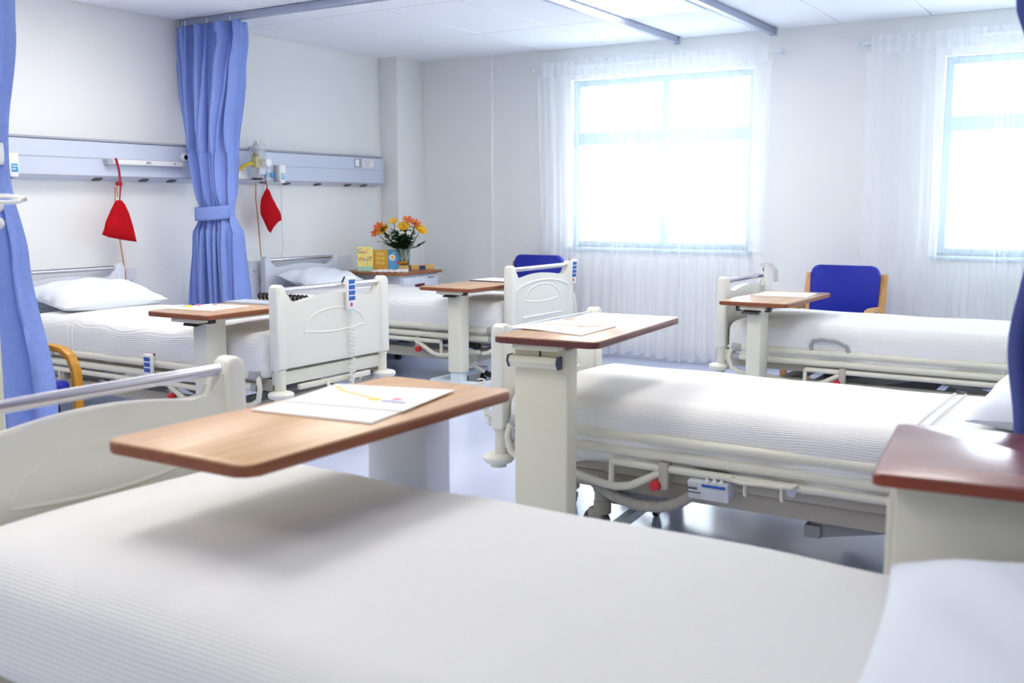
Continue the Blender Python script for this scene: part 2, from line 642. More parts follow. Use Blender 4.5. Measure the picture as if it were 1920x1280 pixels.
# ------------------------------------------------------------------ sheer window curtains
def sheer_curtain(x0, x1, z1, label, seed, wide_l=0):
    rnd = random.Random(seed)
    t = empty('sheer_curtain', ((x0 + x1) / 2, 8.07, 0), 0, label, 'curtain')
    L = x1 - x0
    n = int(L / .10)
    ph = [rnd.uniform(0, 6.28) for _ in range(8)]
    # irregular fold spacing
    knots = [0]
    for k in range(n):
        knots.append(knots[-1] + rnd.uniform(.55, 1.5))
    tot = knots[-1]

    def fold(s):
        v = s * tot
        k = 0
        for i in range(n):
            if knots[i] <= v <= knots[i + 1]:
                k = i + (v - knots[i]) / (knots[i + 1] - knots[i])
                break
        return k

    NU = n * 8
    F = [fold(i / NU) for i in range(NU + 1)]

    def f(s, q):
        k = F[round(s * NU)]
        z = .045 + (z1 - .1 - .045) * q
        amp = .013 + .017 * (1 - q)
        y = amp * math.sin(2 * PI * k + .5 * math.sin(3 * q + ph[0] + k)) + .008 * math.sin(5.1 * k + ph[1])
        xx = (s - .5) * L + amp * .75 * math.sin(4 * PI * k + ph[2]) * .6
        sag = -.012 * math.sin(s * PI * 5 + ph[3]) * (1 - q)
        inset = .055 * (s - .5) * -1 * 2 * (1 - abs(2 * q - 1)) * .6
        return Vector((xx + inset, y, z + sag + .012 * math.sin(2 * PI * k) * (1 - q) ** 4))
    MB().grid(f, NU, 22).build('voile', 'sheer', t, 180, fix=False)
    NH = int(L / .018)

    def g(s, q):
        z = z1 - .115 + .13 * q
        a = .006 if .35 < q < .65 else .012
        return Vector(((s - .5) * (L - .06), a * math.sin(PI * s * NH * .5 + 2 * math.sin(9 * s)) - .014, z + .004 * math.sin(s * NH * .7)))
    MB().grid(g, NH * 2, 6).build('gathered_header', 'sheer2', t, 180, fix=False)
    r = MB()
    r.tube([(-L / 2 - .05, .012, z1 - .03), (L / 2 + .05, .012, z1 - .03)], .009, 8)
    rod = r.build('rod', 'white', t)
    k = MB()
    for sx in (-1, 0, 1):
        x = sx * (L / 2 + .03)
        k.box(x - .012, x + .012, .012, .11, z1 - .045, z1 - .015, .003)
    for sx in (-1, 1):
        k.ball((sx * (L / 2 + .055), .012, z1 - .03), .018)
    k.build('bracket', 'wframe', rod)


sheer_curtain(-4.83, -2.68, 2.575, 'white sheer curtain over the left window, both ends in view', 3)
sheer_curtain(-1.96, .33, 2.575, 'white sheer curtain over the right window, cut off by the picture edge', 5)


# ------------------------------------------------------------------ blue privacy curtains
def drape(loc, cen, hw, z0, z1, n, amp, label, m, mt, tie=None, seed=1, header=True, mat_tie=None):
    rnd = random.Random(seed)
    t = empty('privacy_curtain', loc, 0, label, 'curtain')
    ph = [rnd.uniform(0, 6.28) for _ in range(12)]
    NU, NV = n * 12, 70
    tz = tie[0] if tie else None

    def pleat(s, z):
        d = math.exp(-((z - tz) / .10) ** 2) if tz else 0
        a = interp(amp, z) * (1 - .55 * d)
        u = s * n
        warp = .22 * math.sin(1.9 * u + ph[0] + .7 * z) + .15 * math.sin(3.3 * u + ph[1] - 1.1 * z)
        y = a * math.sin(2 * PI * (u + warp * .5)) + .45 * a * math.sin(2 * PI * u * .37 + ph[2] + 1.3 * z)
        y += .25 * a * math.sin(2 * PI * u * 2.2 + ph[3] + 3 * z)
        return y

    def f(s, q):
        z = z0 + (z1 - z0) * q
        h = interp(hw, z)
        x = interp(cen, z) + h * (2 * s - 1)
        x += .012 * math.sin(4 * PI * s * n + ph[4]) * (h > .2)
        y = pleat(s, z)
        # a gathered bunch is round in plan
        g = 1 - (2 * s - 1) ** 2
        y -= interp([(z0, .02), ((tz or z0 + .5), .075), (z1, .01)], z) * g
        zz = z + (1 - q) ** 6 * .02 * math.sin(9 * s + ph[5])
        return Vector((x, y, zz))
    cloth = MB().grid(f, NU, NV).build('cloth', m, t, 180, fix=False)
    md = cloth.modifiers.new('thickness', 'SOLIDIFY')
    md.thickness = .004
    if header:
        hd = MB()

        def hdr(s, q):
            p = f(s, 1 - .001)
            return Vector((p.x, p.y - .006, z1 - .075 + .07 * q))
        hd.grid(hdr, NU, 2)
        hd.build('header_tape', mt, t, 180, fix=False)
        for k in range(n):
            p = f((k + .5) / n, 1)
            MB().box(p.x - .006, p.x + .006, p.y - .006, p.y + .006, z1 - .01, z1 + .035, .002).build('glider', 'tape', t)
    if tie:
        z, th = tie
        h = interp(hw, z) + .004
        c = interp(cen, z)
        bt = MB()

        def tf(s, q):
            a = 2 * PI * s
            bul = 1 + .02 * math.sin(PI * q) + .02 * math.sin(9 * a) * (1 - q)
            return Vector((c + h * bul * math.cos(a), -.05 + .10 * bul * math.sin(a), z - th / 2 + th * q + .012 * math.sin(a + .6)))
        bt.grid(tf, 48, 5)
        o = bt.build('tieback', mat_tie or mt, t, 180, fix=False)
        md = o.modifiers.new('thickness', 'SOLIDIFY')
        md.thickness = .006
    return t


drape((-6.05, 5.385, 0), [(.2, .02), (.6, .01), (1.29, .03), (1.8, .0), (2.3, -.01), (2.65, .0)],
      [(.2, .28), (.62, .245), (1.12, .215), (1.29, .155), (1.44, .17), (1.8, .205), (2.3, .315), (2.55, .365), (2.65, .36)],
      .2, 2.66, 10, [(.2, .075), (1.2, .06), (2.0, .075), (2.65, .06)],
      'blue privacy curtain tied in the middle, hanging against the left wall between two beds', 'blue', 'bluetie', (1.288, .1), 4)
drape((-4.28, 2.55, 0), [(.25, .0), (1.5, .0), (2.65, .0)],
      [(.25, .415), (.49, .395), (1.13, .25), (1.45, .17), (1.62, .175), (2.05, .262), (2.65, .3)],
      .24, 2.66, 5, [(.24, .06), (1.4, .03), (2.0, .045), (2.65, .04)],
      'pale blue tied privacy curtain cut off by the left picture edge', 'blue', 'tape', (1.55, .09), 9, mat_tie='tape')
drape((.03, 2.75, 0), [(.25, .0), (1.5, .0), (2.65, .0)],
      [(.25, .30), (.8, .30), (1.02, .325), (1.26, .296), (1.45, .26), (1.67, .315), (1.83, .36), (2.65, .36)],
      .25, 2.66, 5, [(.24, .05), (1.4, .03), (2.0, .045), (2.65, .04)],
      'blue privacy curtain with backlit shade in its colour at the right picture edge, above the red-brown cabinet', 'backlit_blue', 'backlit_blue', (1.47, .09), 6)


# ------------------------------------------------------------------ hospital beds
BL, BW = 2.4, .91
HWB = BW / 2
END = [(-HWB, .49), (-HWB, .905), (-HWB + .012, .926), (-HWB + .035, .935), (-HWB + .06, .93), (-HWB + .075, .91),
       (-HWB + .093, .862), (-HWB + .108, .838), (-HWB + .13, .831)]
for k in range(1, 12):
    v = (-HWB + .13) + (BW - .26) * k / 12
    END.append((v, .831 + .034 * math.cos(v / (HWB - .13) * PI / 2)))
END += [(-a, z) for a, z in reversed(END[:9])]


def end_board(parent, u, m, barm, name, foot):
    b_ = MB()
    b_.prism(END, 'X', u - .021, u + .021, .012, 3)
    for sv in (-1, 1):
        y = sv * (HWB - .035)
        b_.prism([(y - .036, .49), (y - .036, .9), (y - .028, .925), (y - .01, .937), (y + .01, .937), (y + .028, .925), (y + .036, .9), (y + .036, .49)],
                 'X', u - .032, u + .032, .012, 3)
    o = b_.build(name, m, parent, 35)
    MB().tube([(u, -HWB + .05, .905), (u, HWB - .05, .905)], .0165, 12).build('handle_bar', barm, o)
    for su in (-1, 1):
        pts = []
        for k in range(22):
            a = PI * k / 21
            pts.append((u + su * .0165, -.245 * math.cos(a), .675 + .112 * math.sin(a) ** .9))
        for k in range(1, 14):
            v = .245 - .49 * k / 14
            pts.append((u + su * .0165, v, .675 - .018 * math.cos(v / .245 * PI / 2)))
        MB().tube(pts, .0085, 8, closed=True).build('oval_ridge', m, o)
    if foot:
        for sv in (-1, 1):
            y = sv * (HWB - .04)
            p = MB()
            p.lathe([(.03, .37), (.03, .488)], (u, y, 0), seg=16)
            p.lathe([(.033, .476), (.033, .49)], (u, y, 0), seg=16)
            p.build('lower_post', 'tube', o)
            q = MB()
            q.lathe([(.03, .336), (.045, .338), (.06, .343), (.068, .353), (.068, .365), (.06, .374), (.04, .379), (.03, .38)], (u - .012, y + sv * .008, 0), seg=22)
            q.lathe([(.036, .322), (.036, .338)], (u - .012, y + sv * .008, 0), seg=16)
            q.build('bumper', 'bed', o)
    else:
        p = MB()
        for sv in (-1, 1):
            p.box(u - .02, u + .02, sv * (HWB - .06) - .03, sv * (HWB - .06) + .03, .38, .5, .005)
        p.build('lower_post', 'grey', o)
    return o


def make_bed(proto_label):
    r = empty('hospital_bed', (0, 0, 0), 0, proto_label, 'bed')
    end_board(r, 0, 'bed', 'steel', 'footboard', True)
    end_board(r, BL, 'hsteel', 'steel', 'headboard', False)
    # foot cross frame with its pull-out bar and loop
    f = MB()
    f.box(-.005, .045, -.43, .43, .405, .475, .006)
    f.box(-.012, .012, -.02 - .28, .28, .365, .395, .005)
    f.build('foot_crossbar', 'tube', r)
    g = MB()
    for sv in (-1, 1):
        g.tube([(-.02, sv * .10 - .02, .38), (-.035, sv * .095 - .02, .35), (-.035, sv * .075 - .02, .325), (-.035, -.02, .318)], .01, 8)
    g.build('pull_loop', 'tube', r)
    # platform
    p = MB()
    for sv in (-1, 1):
        p.box(.05, BL - .05, sv * .40 - .02, sv * .40 + .02, .37, .435, .005)
    for k in range(9):
        u = .15 + k * .26
        p.box(u - .04, u + .04, -.40, .40, .415, .44, .004)
    p.build('mattress_platform', 'frame', r)
    # mattress itself, under the spread
    MB().box(.07, BL - .08, -.41, .41, .44, .63, .05, 3).build('mattress', 'mattress', r)
    # folded-down side rails
    for sv in (-1, 1):
        s = MB()
        y = sv * .472
        s.tube([(.13, y, .455), (2.12, y, .455)], .0205, 12)
        s.tube([(.10, y, .395), (2.12, y, .395)], .0205, 12)
        s.tube([(.56, y + sv * .010, .350), (2.12, y + sv * .010, .350)], .0155, 10)
        so = s.build('side_rail', 'tube', r)
        e = MB()
        for u in (.12, 2.12):
            e.lathe([(.026, -.03), (.026, .03)], (u, y, .455), 'X', 12)
            e.lathe([(.023, -.02), (.023, .02)], (u, y, .395), 'X', 12)
        e.lathe([(.022, -.012), (.022, .012)], (1.85, y + sv * .02, .455), 'Y', 14)
        e.build('rail_joint', 'grey', so)
        a = MB()
        a.tube([(.11, y, .455), (.085, y + sv * .012, .435), (.075, y + sv * .014, .39), (.09, y + sv * .014, .33), (.14, y + sv * .012, .30), (.2, y, .29)], .015, 10)
        a.tube([(.56, y + sv * .010, .352), (.558, y + sv * .010, .262)], .0125, 10)
        a.tube([(.22, y + sv * .010, .298), (.40, y + sv * .010, .276), (.52, y + sv * .010, .254), (.58, y + sv * .010, .250), (.64, y + sv * .010, .262), (.79, y + sv * .010, .342)], .0165, 10)
        a.tube([(1.80, y + sv * .010, .352), (1.80, y + sv * .010, .28), (1.98, y, .26)], .0125, 10)
        a.build('folding_arm', 'tube', so)
        k = MB()
        k.box(.765, .805, y - .03, y + .006, .27, .375, .006)
        k.box(1.77, 1.83, y - .03, y + .006, .28, .36, .006)
        k.build('rail_catch', 'frame', so)
        MB().lathe([(.0, -.018), (.02, -.016), (.022, 0), (.02, .012), (.008, .016), (.006, .02)][::sv if False else 1], (.757, y + sv * .030, .284), 'Y', 14).build('release_knob', 'red', so)
    # lift arms
    l = MB()
    for sv in (-1, 1):
        l.bar((.50, sv * .30, .235), (1.22, sv * .30, .395), .03, .06, .004)
        l.bar((1.30, sv * .30, .235), (2.02, sv * .30, .395), .03, .06, .004)
        l.bar((1.25, sv * .33, .39), (1.85, sv * .33, .24), .02, .04, .004)
    l.box(.48, .54, -.33, .33, .21, .26, .005).box(1.28, 1.34, -.33, .33, .21, .26, .005)
    l.build('lift_arm', 'grey', r)
    bo = MB()
    for u in (1.22, 2.02, .50):
        for sv in (-1, 1):
            bo.lathe([(.02, -.008), (.02, .004), (.012, .008)][::1], (u, sv * .325, .385 if u > .6 else .235), 'Y', 12)
    bo.build('pivot_bolt', 'steel', r)
    m_ = MB()
    m_.box(.85, 1.25, -.12, .12, .27, .38, .012)
    m_.tube([(.85, 0, .32), (.55, 0, .27)], .03, 12)
    m_.build('motor_housing', 'dgrey', r)
    # base
    bs = MB()
    for sv in (-1, 1):
        bs.box(.32, 2.14, sv * .37 - .02, sv * .37 + .02, .205, .275, .006)
    bs.box(.34, .40, -.37, .37, .20, .26, .006).box(2.06, 2.12, -.37, .37, .20, .26, .006)
    bs.build('base_frame', 'frame', r)
    for u in (.47, 2.06):
        for sv in (-1, 1):
            c = MB()
            y = sv * .385
            c.lathe([(.036, .10), (.036, .15), (.033, .152), (.033, .19), (.038, .192), (.038, .22)], (u, y, 0), seg=16)
            c.box(u - .055, u + .01, y - .028, y + .028, .075, .12, .008)
            co = c.build('castor', 'frame', r)
            wv = MB()
            wv.lathe([(.028, -.016), (.054, -.015), (.06, -.008), (.06, .008), (.054, .015), (.028, .016)], (u - .025, y, .06), 'Y', 20)
            wv.build('wheel', 'dgrey', co)
            MB().lathe([(.02, -.02), (.022, 0), (.02, .02)], (u - .025, y, .06), 'Y', 12).build('wheel_hub', 'white', co)
    br = MB()
    for sv in (-1, 1):
        br.tube([(.36, sv * .40, .20), (.24, sv * .41, .15), (.20, sv * .41, .135)], .014, 8)
    br.build('brake_pedal', 'tube', r)
    tip = MB()
    for sv in (-1, 1):
        tip.tube([(.215, sv * .41, .14), (.17, sv * .41, .125)], .02, 10)
    tip.build('pedal_tip', 'black', r)
    return r


LOW = {'side_rail', 'base_frame', 'castor', 'brake_pedal', 'pedal_tip'}
bed0 = make_bed('x')
BEDS = []
for i, (xf, yc, rz, dz, label) in enumerate((
        (-3.86, 4.245, PI, 0, 'cream hospital bed at the left wall, handset clipped to its footboard, nearest the blue curtain'),
        (-3.87, 6.515, PI, -.015, 'cream hospital bed at the left wall beside the flower cabinet, farther of the left pair'),
        (-2.15, 1.52, 0, 0, 'cream hospital bed nearest the camera, filling the picture bottom'),
        (-2.33, 4.02, 0, -.085, 'cream hospital bed in the middle right with control box under its rail'),
        (-2.35, 6.67, 0, -.045, 'cream hospital bed in front of the back windows and blue armchair'))):
    o = bed0 if i == 0 else copy_tree(bed0)
    o.location = (xf, yc, 0)
    o.rotation_euler = (0, 0, rz)
    o['label'] = label
    for ch in o.children:
        if ch.name.split('.')[0] not in LOW:
            ch.location.z = dz
        elif i == 2 and ch.name.startswith('side_rail'):
            near = min(v.co.y for v in ch.data.vertices) < 0
            ch.location = (0, 0, -.10) if near else (0, -.045, 0)
        elif i == 1 and ch.name.startswith('side_rail') and min(v.co.y for v in ch.data.vertices) < 0:
            ch.location = (0, .05, 0)
    BEDS.append((o, xf, yc, rz, dz))


# ------------------------------------------------------------------ bedspreads and pillows
def spread(bed, label, seed, u1=2.22, wave=.02, band=True, wr=.004):
    o, xf, yc, rz, dz = bed
    rnd = random.Random(seed)
    u0 = .045
    L, Wd, z0, z1 = u1 - u0, .925, .437, .668
    ph = [rnd.uniform(0, 6.28) for _ in range(10)]
    m = MB()
    NX, NY, NZ = 90, 30, 9
    r = .062
    hx, hy, hz = L / 2, Wd / 2, (z1 - z0) / 2
    bm = m.bm
    cache = {}

    def vert(i, j, k):
        key = (i, j, k)
        if key in cache:
            return cache[key]
        p = Vector((-hx + 2 * hx * i / NX, -hy + 2 * hy * j / NY, -hz + 2 * hz * k / NZ))
        q = Vector((max(-hx + r * 1.5, min(hx - .01, p.x)), max(-hy + r, min(hy - r, p.y)), max(-hz + .02, min(hz - r, p.z))))
        d = p - q
        if d.length > 1e-6:
            e = Vector((d.x / (r * 1.5) if d.x < 0 else d.x / .01, d.y / r, d.z / r if d.z > 0 else d.z / .02))
            mx = max(abs(e.x), abs(e.y), abs(e.z))
            if e.length > 1e-6:
                s_ = mx / e.length
                p = q + d * s_
        x, y, z = p
        side = smooth(.8, 1, abs(y) / hy)
        top = smooth(.3, 1, z / hz)
        # shallow wrinkles and a soft crown
        z += top * (.010 * (1 - (y / hy) ** 2) + wr * math.sin(4.1 * x + ph[0]) * math.sin(5 * y + ph[1]) + .5 * wr * math.sin(11 * x + 6 * y + ph[2]))
        sg = 1 if y > 0 else -1
        y += sg * side * (.007 * math.sin(6.3 * x + ph[3]) + .004 * math.sin(17 * x + 9 * z + ph[4]) + .012 * math.sin(PI * k / NZ))
        low = smooth(.35, 1, -p.z / hz)
        z -= side * low * (wave * (.5 + .5 * math.sin(5.2 * x + ph[5])) + wave * .6 * max(0, math.sin(13 * x + ph[6])))
        v = bm.verts.new((x + hx + u0, y, z + (z0 + z1) / 2 + dz))
        cache[key] = v
        return v

    def quad(a, b_, c, d):
        bm.faces.new((vert(*a), vert(*b_), vert(*c), vert(*d)))
    for i in range(NX):
        for j in range(NY):
            quad((i, j, NZ), (i + 1, j, NZ), (i + 1, j + 1, NZ), (i, j + 1, NZ))
            quad((i, j, 0), (i, j + 1, 0), (i + 1, j + 1, 0), (i + 1, j, 0))
        for k in range(NZ):
            quad((i, 0, k), (i + 1, 0, k), (i + 1, 0, k + 1), (i, 0, k + 1))
            quad((i, NY, k), (i, NY, k + 1), (i + 1, NY, k + 1), (i + 1, NY, k))
    for j in range(NY):
        for k in range(NZ):
            quad((0, j, k), (0, j, k + 1), (0, j + 1, k + 1), (0, j + 1, k))
            quad((NX, j, k), (NX, j + 1, k), (NX, j + 1, k + 1), (NX, j, k + 1))
    s = m.build('bedspread', 'spread', None, 60, loc=(xf, yc, 0), rot=(0, 0, rz))
    tag(s, label, 'bedspread')
    if band:
        # stitched fold near the pillow: two raised hem lines lying on top and down the sides
        for u in (1.66, 1.70):
            h = MB()
            pts = []
            for k in range(33):
                a = k / 32
                tot = 2 * (z1 - z0 - r) + 2 * (hy - r) + PI * r
                t = a * tot
                sd = z1 - z0 - r
                if t < sd:
                    p = (-hy - .013, z0 + t)
                elif t < sd + PI * r / 2:
                    an = (t - sd) / r
                    p = (-hy + r - (r + .009) * math.cos(an), z1 - r + (r + .006) * math.sin(an))
                elif t < sd + PI * r / 2 + 2 * (hy - r):
                    yy = -hy + r + (t - sd - PI * r / 2)
                    p = (yy, z1 + .0065 + .010 * (1 - (yy / hy) ** 2))
                elif t < sd + PI * r + 2 * (hy - r):
                    an = (t - sd - PI * r / 2 - 2 * (hy - r)) / r
                    p = (hy - r + (r + .009) * math.sin(an), z1 - r + (r + .006) * math.cos(an))
                else:
                    p = (hy + .013, z1 - r - (t - sd - PI * r - 2 * (hy - r)))
                pts.append((u + .004 * math.sin(7 * a + ph[7]), p[0], p[1] + dz))
            h.tube(pts, .003, 6)
            h.build('hem_stitch', 'hem', s)
    return s


spread(BEDS[0], 'white ribbed bedspread on the left bed nearest the blue curtain', 2, 2.1)
spread(BEDS[1], 'white ribbed bedspread on the farther left bed beside the flower cabinet', 3, 2.1)
spread(BEDS[2], 'white ribbed bedspread on the bed nearest the camera, shaded by the oak-coloured table', 4, 2.36, band=False, wr=.005)
spread(BEDS[3], 'white ribbed bedspread on the middle right bed, its hem showing below the rail', 5, 2.3, .035)
spread(BEDS[4], 'white ribbed bedspread on the bed in front of the back windows', 6, 2.3)


def pillow(loc, rz, ry, L, Wd, T, label, seed):
    rnd = random.Random(seed)
    ph = [rnd.uniform(0, 6.28) for _ in range(8)]
    m = MB()
    N, K = 40, 28

    def surf(sgn):
        def f(s, q):
            a, b_ = 2 * s - 1, 2 * q - 1
            ea, eb = 1 - abs(a) ** 2.6, 1 - abs(b_) ** 2.6
            x = a * L / 2 * (1 - .07 * (1 - b_ * b_) * abs(a) ** 3)
            y = b_ * Wd / 2 * (1 - .08 * (1 - a * a) * abs(b_) ** 3)
            h = (max(ea, 0) * max(eb, 0)) ** .48
            z = sgn * T / 2 * h * (1 + .05 * math.sin(5 * a + ph[0]) * math.sin(4 * b_ + ph[1]))
            z += h * .006 * math.sin(9 * a + 7 * b_ + ph[2]) + .006 * math.sin(6 * a + ph[3]) * abs(b_)
            if sgn < 0:
                z *= .62
            return Vector((x, y, z))
        return f
    m.grid(surf(1), N, K)
    m.grid(surf(-1), N, K)
    bmesh.ops.remove_doubles(m.bm, verts=m.bm.verts, dist=.0015)
    o = m.build('pillow', 'pillow', None, 70, loc=loc, rot=(0, ry, rz))
    return tag(o, label, 'pillow')


pillow((-5.97, 4.26, .742), 0, .16, .50, .78, .21, 'plump pale pillow at the head of the left bed nearest the blue curtain', 1)
pillow((-6.0, 6.50, .715), 0, .2, .44, .70, .17, 'white pillow on the farther left bed beside the greeting cards', 2)
pillow((-.045, 1.50, .722), .10, -.03, .58, .80, .15, 'large white pillow in the bottom right corner on the nearest bed', 3)
pillow((-.235, 4.06, .665), 0, -.12, .56, .86, .22, 'white pillow on the middle right bed, half hidden by the backlit blue curtain', 4)

# ------------------------------------------------------------------ wall boards behind the left beds
for y0, y1, lab in ((3.62, 4.89, 'grey speckled wall guard behind the left bed nearest the blue curtain'),
                    (5.99, 7.255, 'grey speckled wall guard behind the farther left bed beside the cabinet')):
    t = empty('wall_guard', (XL, (y0 + y1) / 2, 0), 0, lab, 'wall guard')
    h = (y1 - y0) / 2
    MB().box(0, .03, -h, h, .35, .885, .006).build('board', 'panel', t)
    s = MB()
    for y in (-h + .05, h - .05):
        for z in (.45, .8):
            s.lathe([(.008, .03), (.006, .033)], (0, y, z), 'X', 8)
    s.build('screw', 'steel', t)

# ------------------------------------------------------------------ bedhead trunking
TRX = -6.38
tr = empty('bedhead_trunking', (TRX, 5.3, 0), 0, 'pale blue bedhead service trunking running along the left wall', 'trunking')
y0, y1 = 2.0 - 5.3, 7.63 - 5.3
prof = [(0, 1.512), (.09, 1.538), (.11, 1.545), (.11, 1.775), (.085, 1.79), (0, 1.79)]
MB().prism(prof, 'Y', y0, y1, .003, 2).build('housing', 'trunk', tr)
MB().box(.0, .113, y0, y1, 1.782, 1.797, .003).build('top_strip', 'trunkedge', tr)
MB().box(.109, .1125, y0, y1, 1.664, 1.668).build('seam_strip', 'trunkedge', tr)
MB().box(.10, .114, y0, y1, 1.541, 1.549, .002).build('lower_lip', 'trunkedge', tr)
MB().prism([(a * 1.04, z) for a, z in prof], 'Y', y1, y1 + .012, .003).build('end_cap', 'trunk', tr)
sk = MB().box(.108, .118, .42, .62, 1.552, 1.64, .004).build('socket_plate', 'white', tr)
h = MB()
for yy in (.47, .57):
    h.box(.117, .1185, yy - .004, yy + .004, 1.612, 1.622)
    h.box(.117, .1185, yy - .017, yy - .009, 1.588, 1.594).box(.117, .1185, yy + .009, yy + .017, 1.588, 1.594)
h.build('socket_hole', 'black', sk)
gz = MB().lathe([(.034, .108), (.034, .118), (.028, .122), (.018, .122)], (0, .007, 1.70), 'X', 20).build('gas_outlet', 'white', tr)
MB().lathe([(.019, .118), (.017, .124)], (0, .007, 1.70), 'X', 16).build('outlet_hole', 'black', gz)
sw = MB().box(.108, .117, 1.93, 2.03, 1.685, 1.765, .004).build('switch_plate', 'trunkedge', tr)
MB().box(.116, .121, 1.94, 1.985, 1.695, 1.755, .004).build('rocker_switch', 'white', sw)
nt_ = MB().box(.109, .1125, 2.04, 2.20, 1.69, 1.76, .001).build('note_label', 'white', tr)
sc = MB()
for k, zz in enumerate((1.745, 1.727, 1.708)):
    pts = [(.1135, 2.055 + .0045 * q, zz + .006 * math.sin(q * 1.7 + k) * (1 if q % 7 else 0)) for q in range(26 - 4 * k)]
    sc.tube(pts, .0013, 4)
sc.build('handwriting', 'ink', nt_)
gs = MB()
for yy in (-1.38, -.72, -.33, -.08, .85, 1.12, 1.50, 1.9, 2.12):
    gs.box(.03, .075, yy - .03, yy + .03, 1.517, 1.529, .002, R=Euler((0, -.28, 0)).to_matrix())
gs.build('underside_slot', 'dgrey', tr)
pk = MB()
for yy in (.83, .9, .96):
    pk.box(.108, .122, yy - .02, yy + .02, 1.57, 1.61, .004)
pk.build('small_outlet', 'bluepad', tr)

# reading lamp bar clipped on the trunking
t = empty('lamp_bar', (-6.265, 4.93, 1.645), 0, 'slim white lamp bar mounted on the trunking above the left bed', 'lamp')
MB().box(0, .04, -.32, .32, -.018, .018, .005).build('bar', 'white', t)
MB().box(-.0, .045, -.335, -.29, -.022, .022, .004).build('end_block', 'trunkedge', t)
MB().box(.039, .042, -.01, .03, -.008, .01, .001).build('switch', 'trunkedge', t)
MB().lathe([(.006, .04), (.006, .043)], (0, .24, 0), 'X', 8).build('screw', 'steel', t)


# nurse call units hanging on the trunking
def call_unit(y, label, pad):
    t = empty('call_handset', (-6.27, y, 1.6), 0, label, 'call handset')
    MB().box(.002, .02, -.05, .02, -.07, .07, .004).build('wall_cradle', 'trunkedge', t)
    bo = MB().prism([(-.033, .075), (.033, .075), (.035, -.02), (.026, -.075), (-.026, -.075), (-.035, -.02)], 'X', .02, .055, .006).build('body', 'white', t)
    MB().box(.0545, .057, -.022, .024, -.045, .008, .001).build('keypad', pad, bo)
    d = MB()
    for k in range(5):
        d.lathe([(.0055, .057), (.004, .0595)], (0, -.012 + .013 * (k % 3), -.008 - .018 * (k // 3)), 'X', 8)
    d.build('button', 'white', bo)
    c = MB()
    pts = [(.03, 0, -.075), (.028, .004, -.2), (.03, -.004, -.4), (.02, .01, -.62), (.012, -.015, -.75)]
    c.tube(pts, .003, 6)
    c.build('cable', 'tape', t)


call_unit(3.90, 'white call handset with blue keypad on the trunking beside the pale blue curtain', 'bluepad')
call_unit(6.27, 'white call handset on the trunking to the right of the suction jar', 'cyan')


# red drawstring bags
def bag(loc, outline, label, cord):
    t = empty('drawstring_bag', loc, 0, label, 'bag')
    n = len(outline)
    cy = sum(p[0] for p in outline) / n
    cz = sum(p[1] for p in outline) / n
    m = MB()
    K = 7
    # subdivide the outline, then inflate
    O = []
    for i in range(n):
        a, b_ = outline[i], outline[(i + 1) % n]
        for k in range(5):
            O.append((a[0] + (b_[0] - a[0]) * k / 5, a[1] + (b_[1] - a[1]) * k / 5))
    for sg in (1, -1):
        rings = []
        for k in range(K + 1):
            s_ = 1 - k / K
            hgt = .03 * math.sqrt(max(0, 1 - s_ ** 2.2))
            ring = []
            for (y, z) in O:
                ang = math.atan2(z - cz, y - cy)
                wr = .0035 * math.sin(y * 140 + z * 25) * (1 - s_ * .4) * s_
                ring.append(m.bm.verts.new((sg * (hgt + wr) if k else 0, cy + (y - cy) * max(s_, .001), cz + (z - cz) * max(s_, .001))))
            rings.append(ring)
        for a, b_ in zip(rings, rings[1:]):
            for i in range(len(O)):
                m.bm.faces.new((a[i], a[(i + 1) % len(O)], b_[(i + 1) % len(O)], b_[i]))
    bmesh.ops.remove_doubles(m.bm, verts=m.bm.verts, dist=.0008)
    m.build('pouch', 'redbag', t, 80)
    c = MB()
    for pts in cord:
        c.tube(pts, .0045, 6)
    c.build('drawstring', 'redcord', t)


bag((-6.17, 4.635, 1.38), [(-.02, .0), (.02, -.002), (.045, -.03), (.075, -.09), (.105, -.19), (.128, -.295), (.06, -.285), (-.03, -.27), (-.105, -.255), (-.155, -.235),
                          (-.135, -.2), (-.12, -.15), (-.075, -.07), (-.04, -.015)],
    'red drawstring bag hanging from the lamp bar above the left bed',
    [[(-.0515, .035, .285), (-.02, .03, .2), (0, .02, .1), (.0, 0, -.01)], [(-.0515, .025, .287), (-.022, .022, .2), (0, .014, .1), (0, .002, -.01)],
     [(-.0515, .025, .287), (-.08, .029, .275), (-.0515, .035, .285)]])
bag((-6.2, 6.065, 1.485), [(.0, .0), (.03, -.02), (.06, -.08), (.125, -.17), (.155, -.215), (.16, -.265), (.12, -.28), (.06, -.33), (.03, -.37), (-.0, -.345), (-.03, -.29), (-.075, -.215), (-.078, -.15), (-.06, -.085), (-.025, -.035)],
    'red drawstring bag hanging crookedly below the suction jar',
    [[(-.03, .0, .16), (-.02, -.012, .11), (-.01, .008, .05), (0, .01, -.02)]])

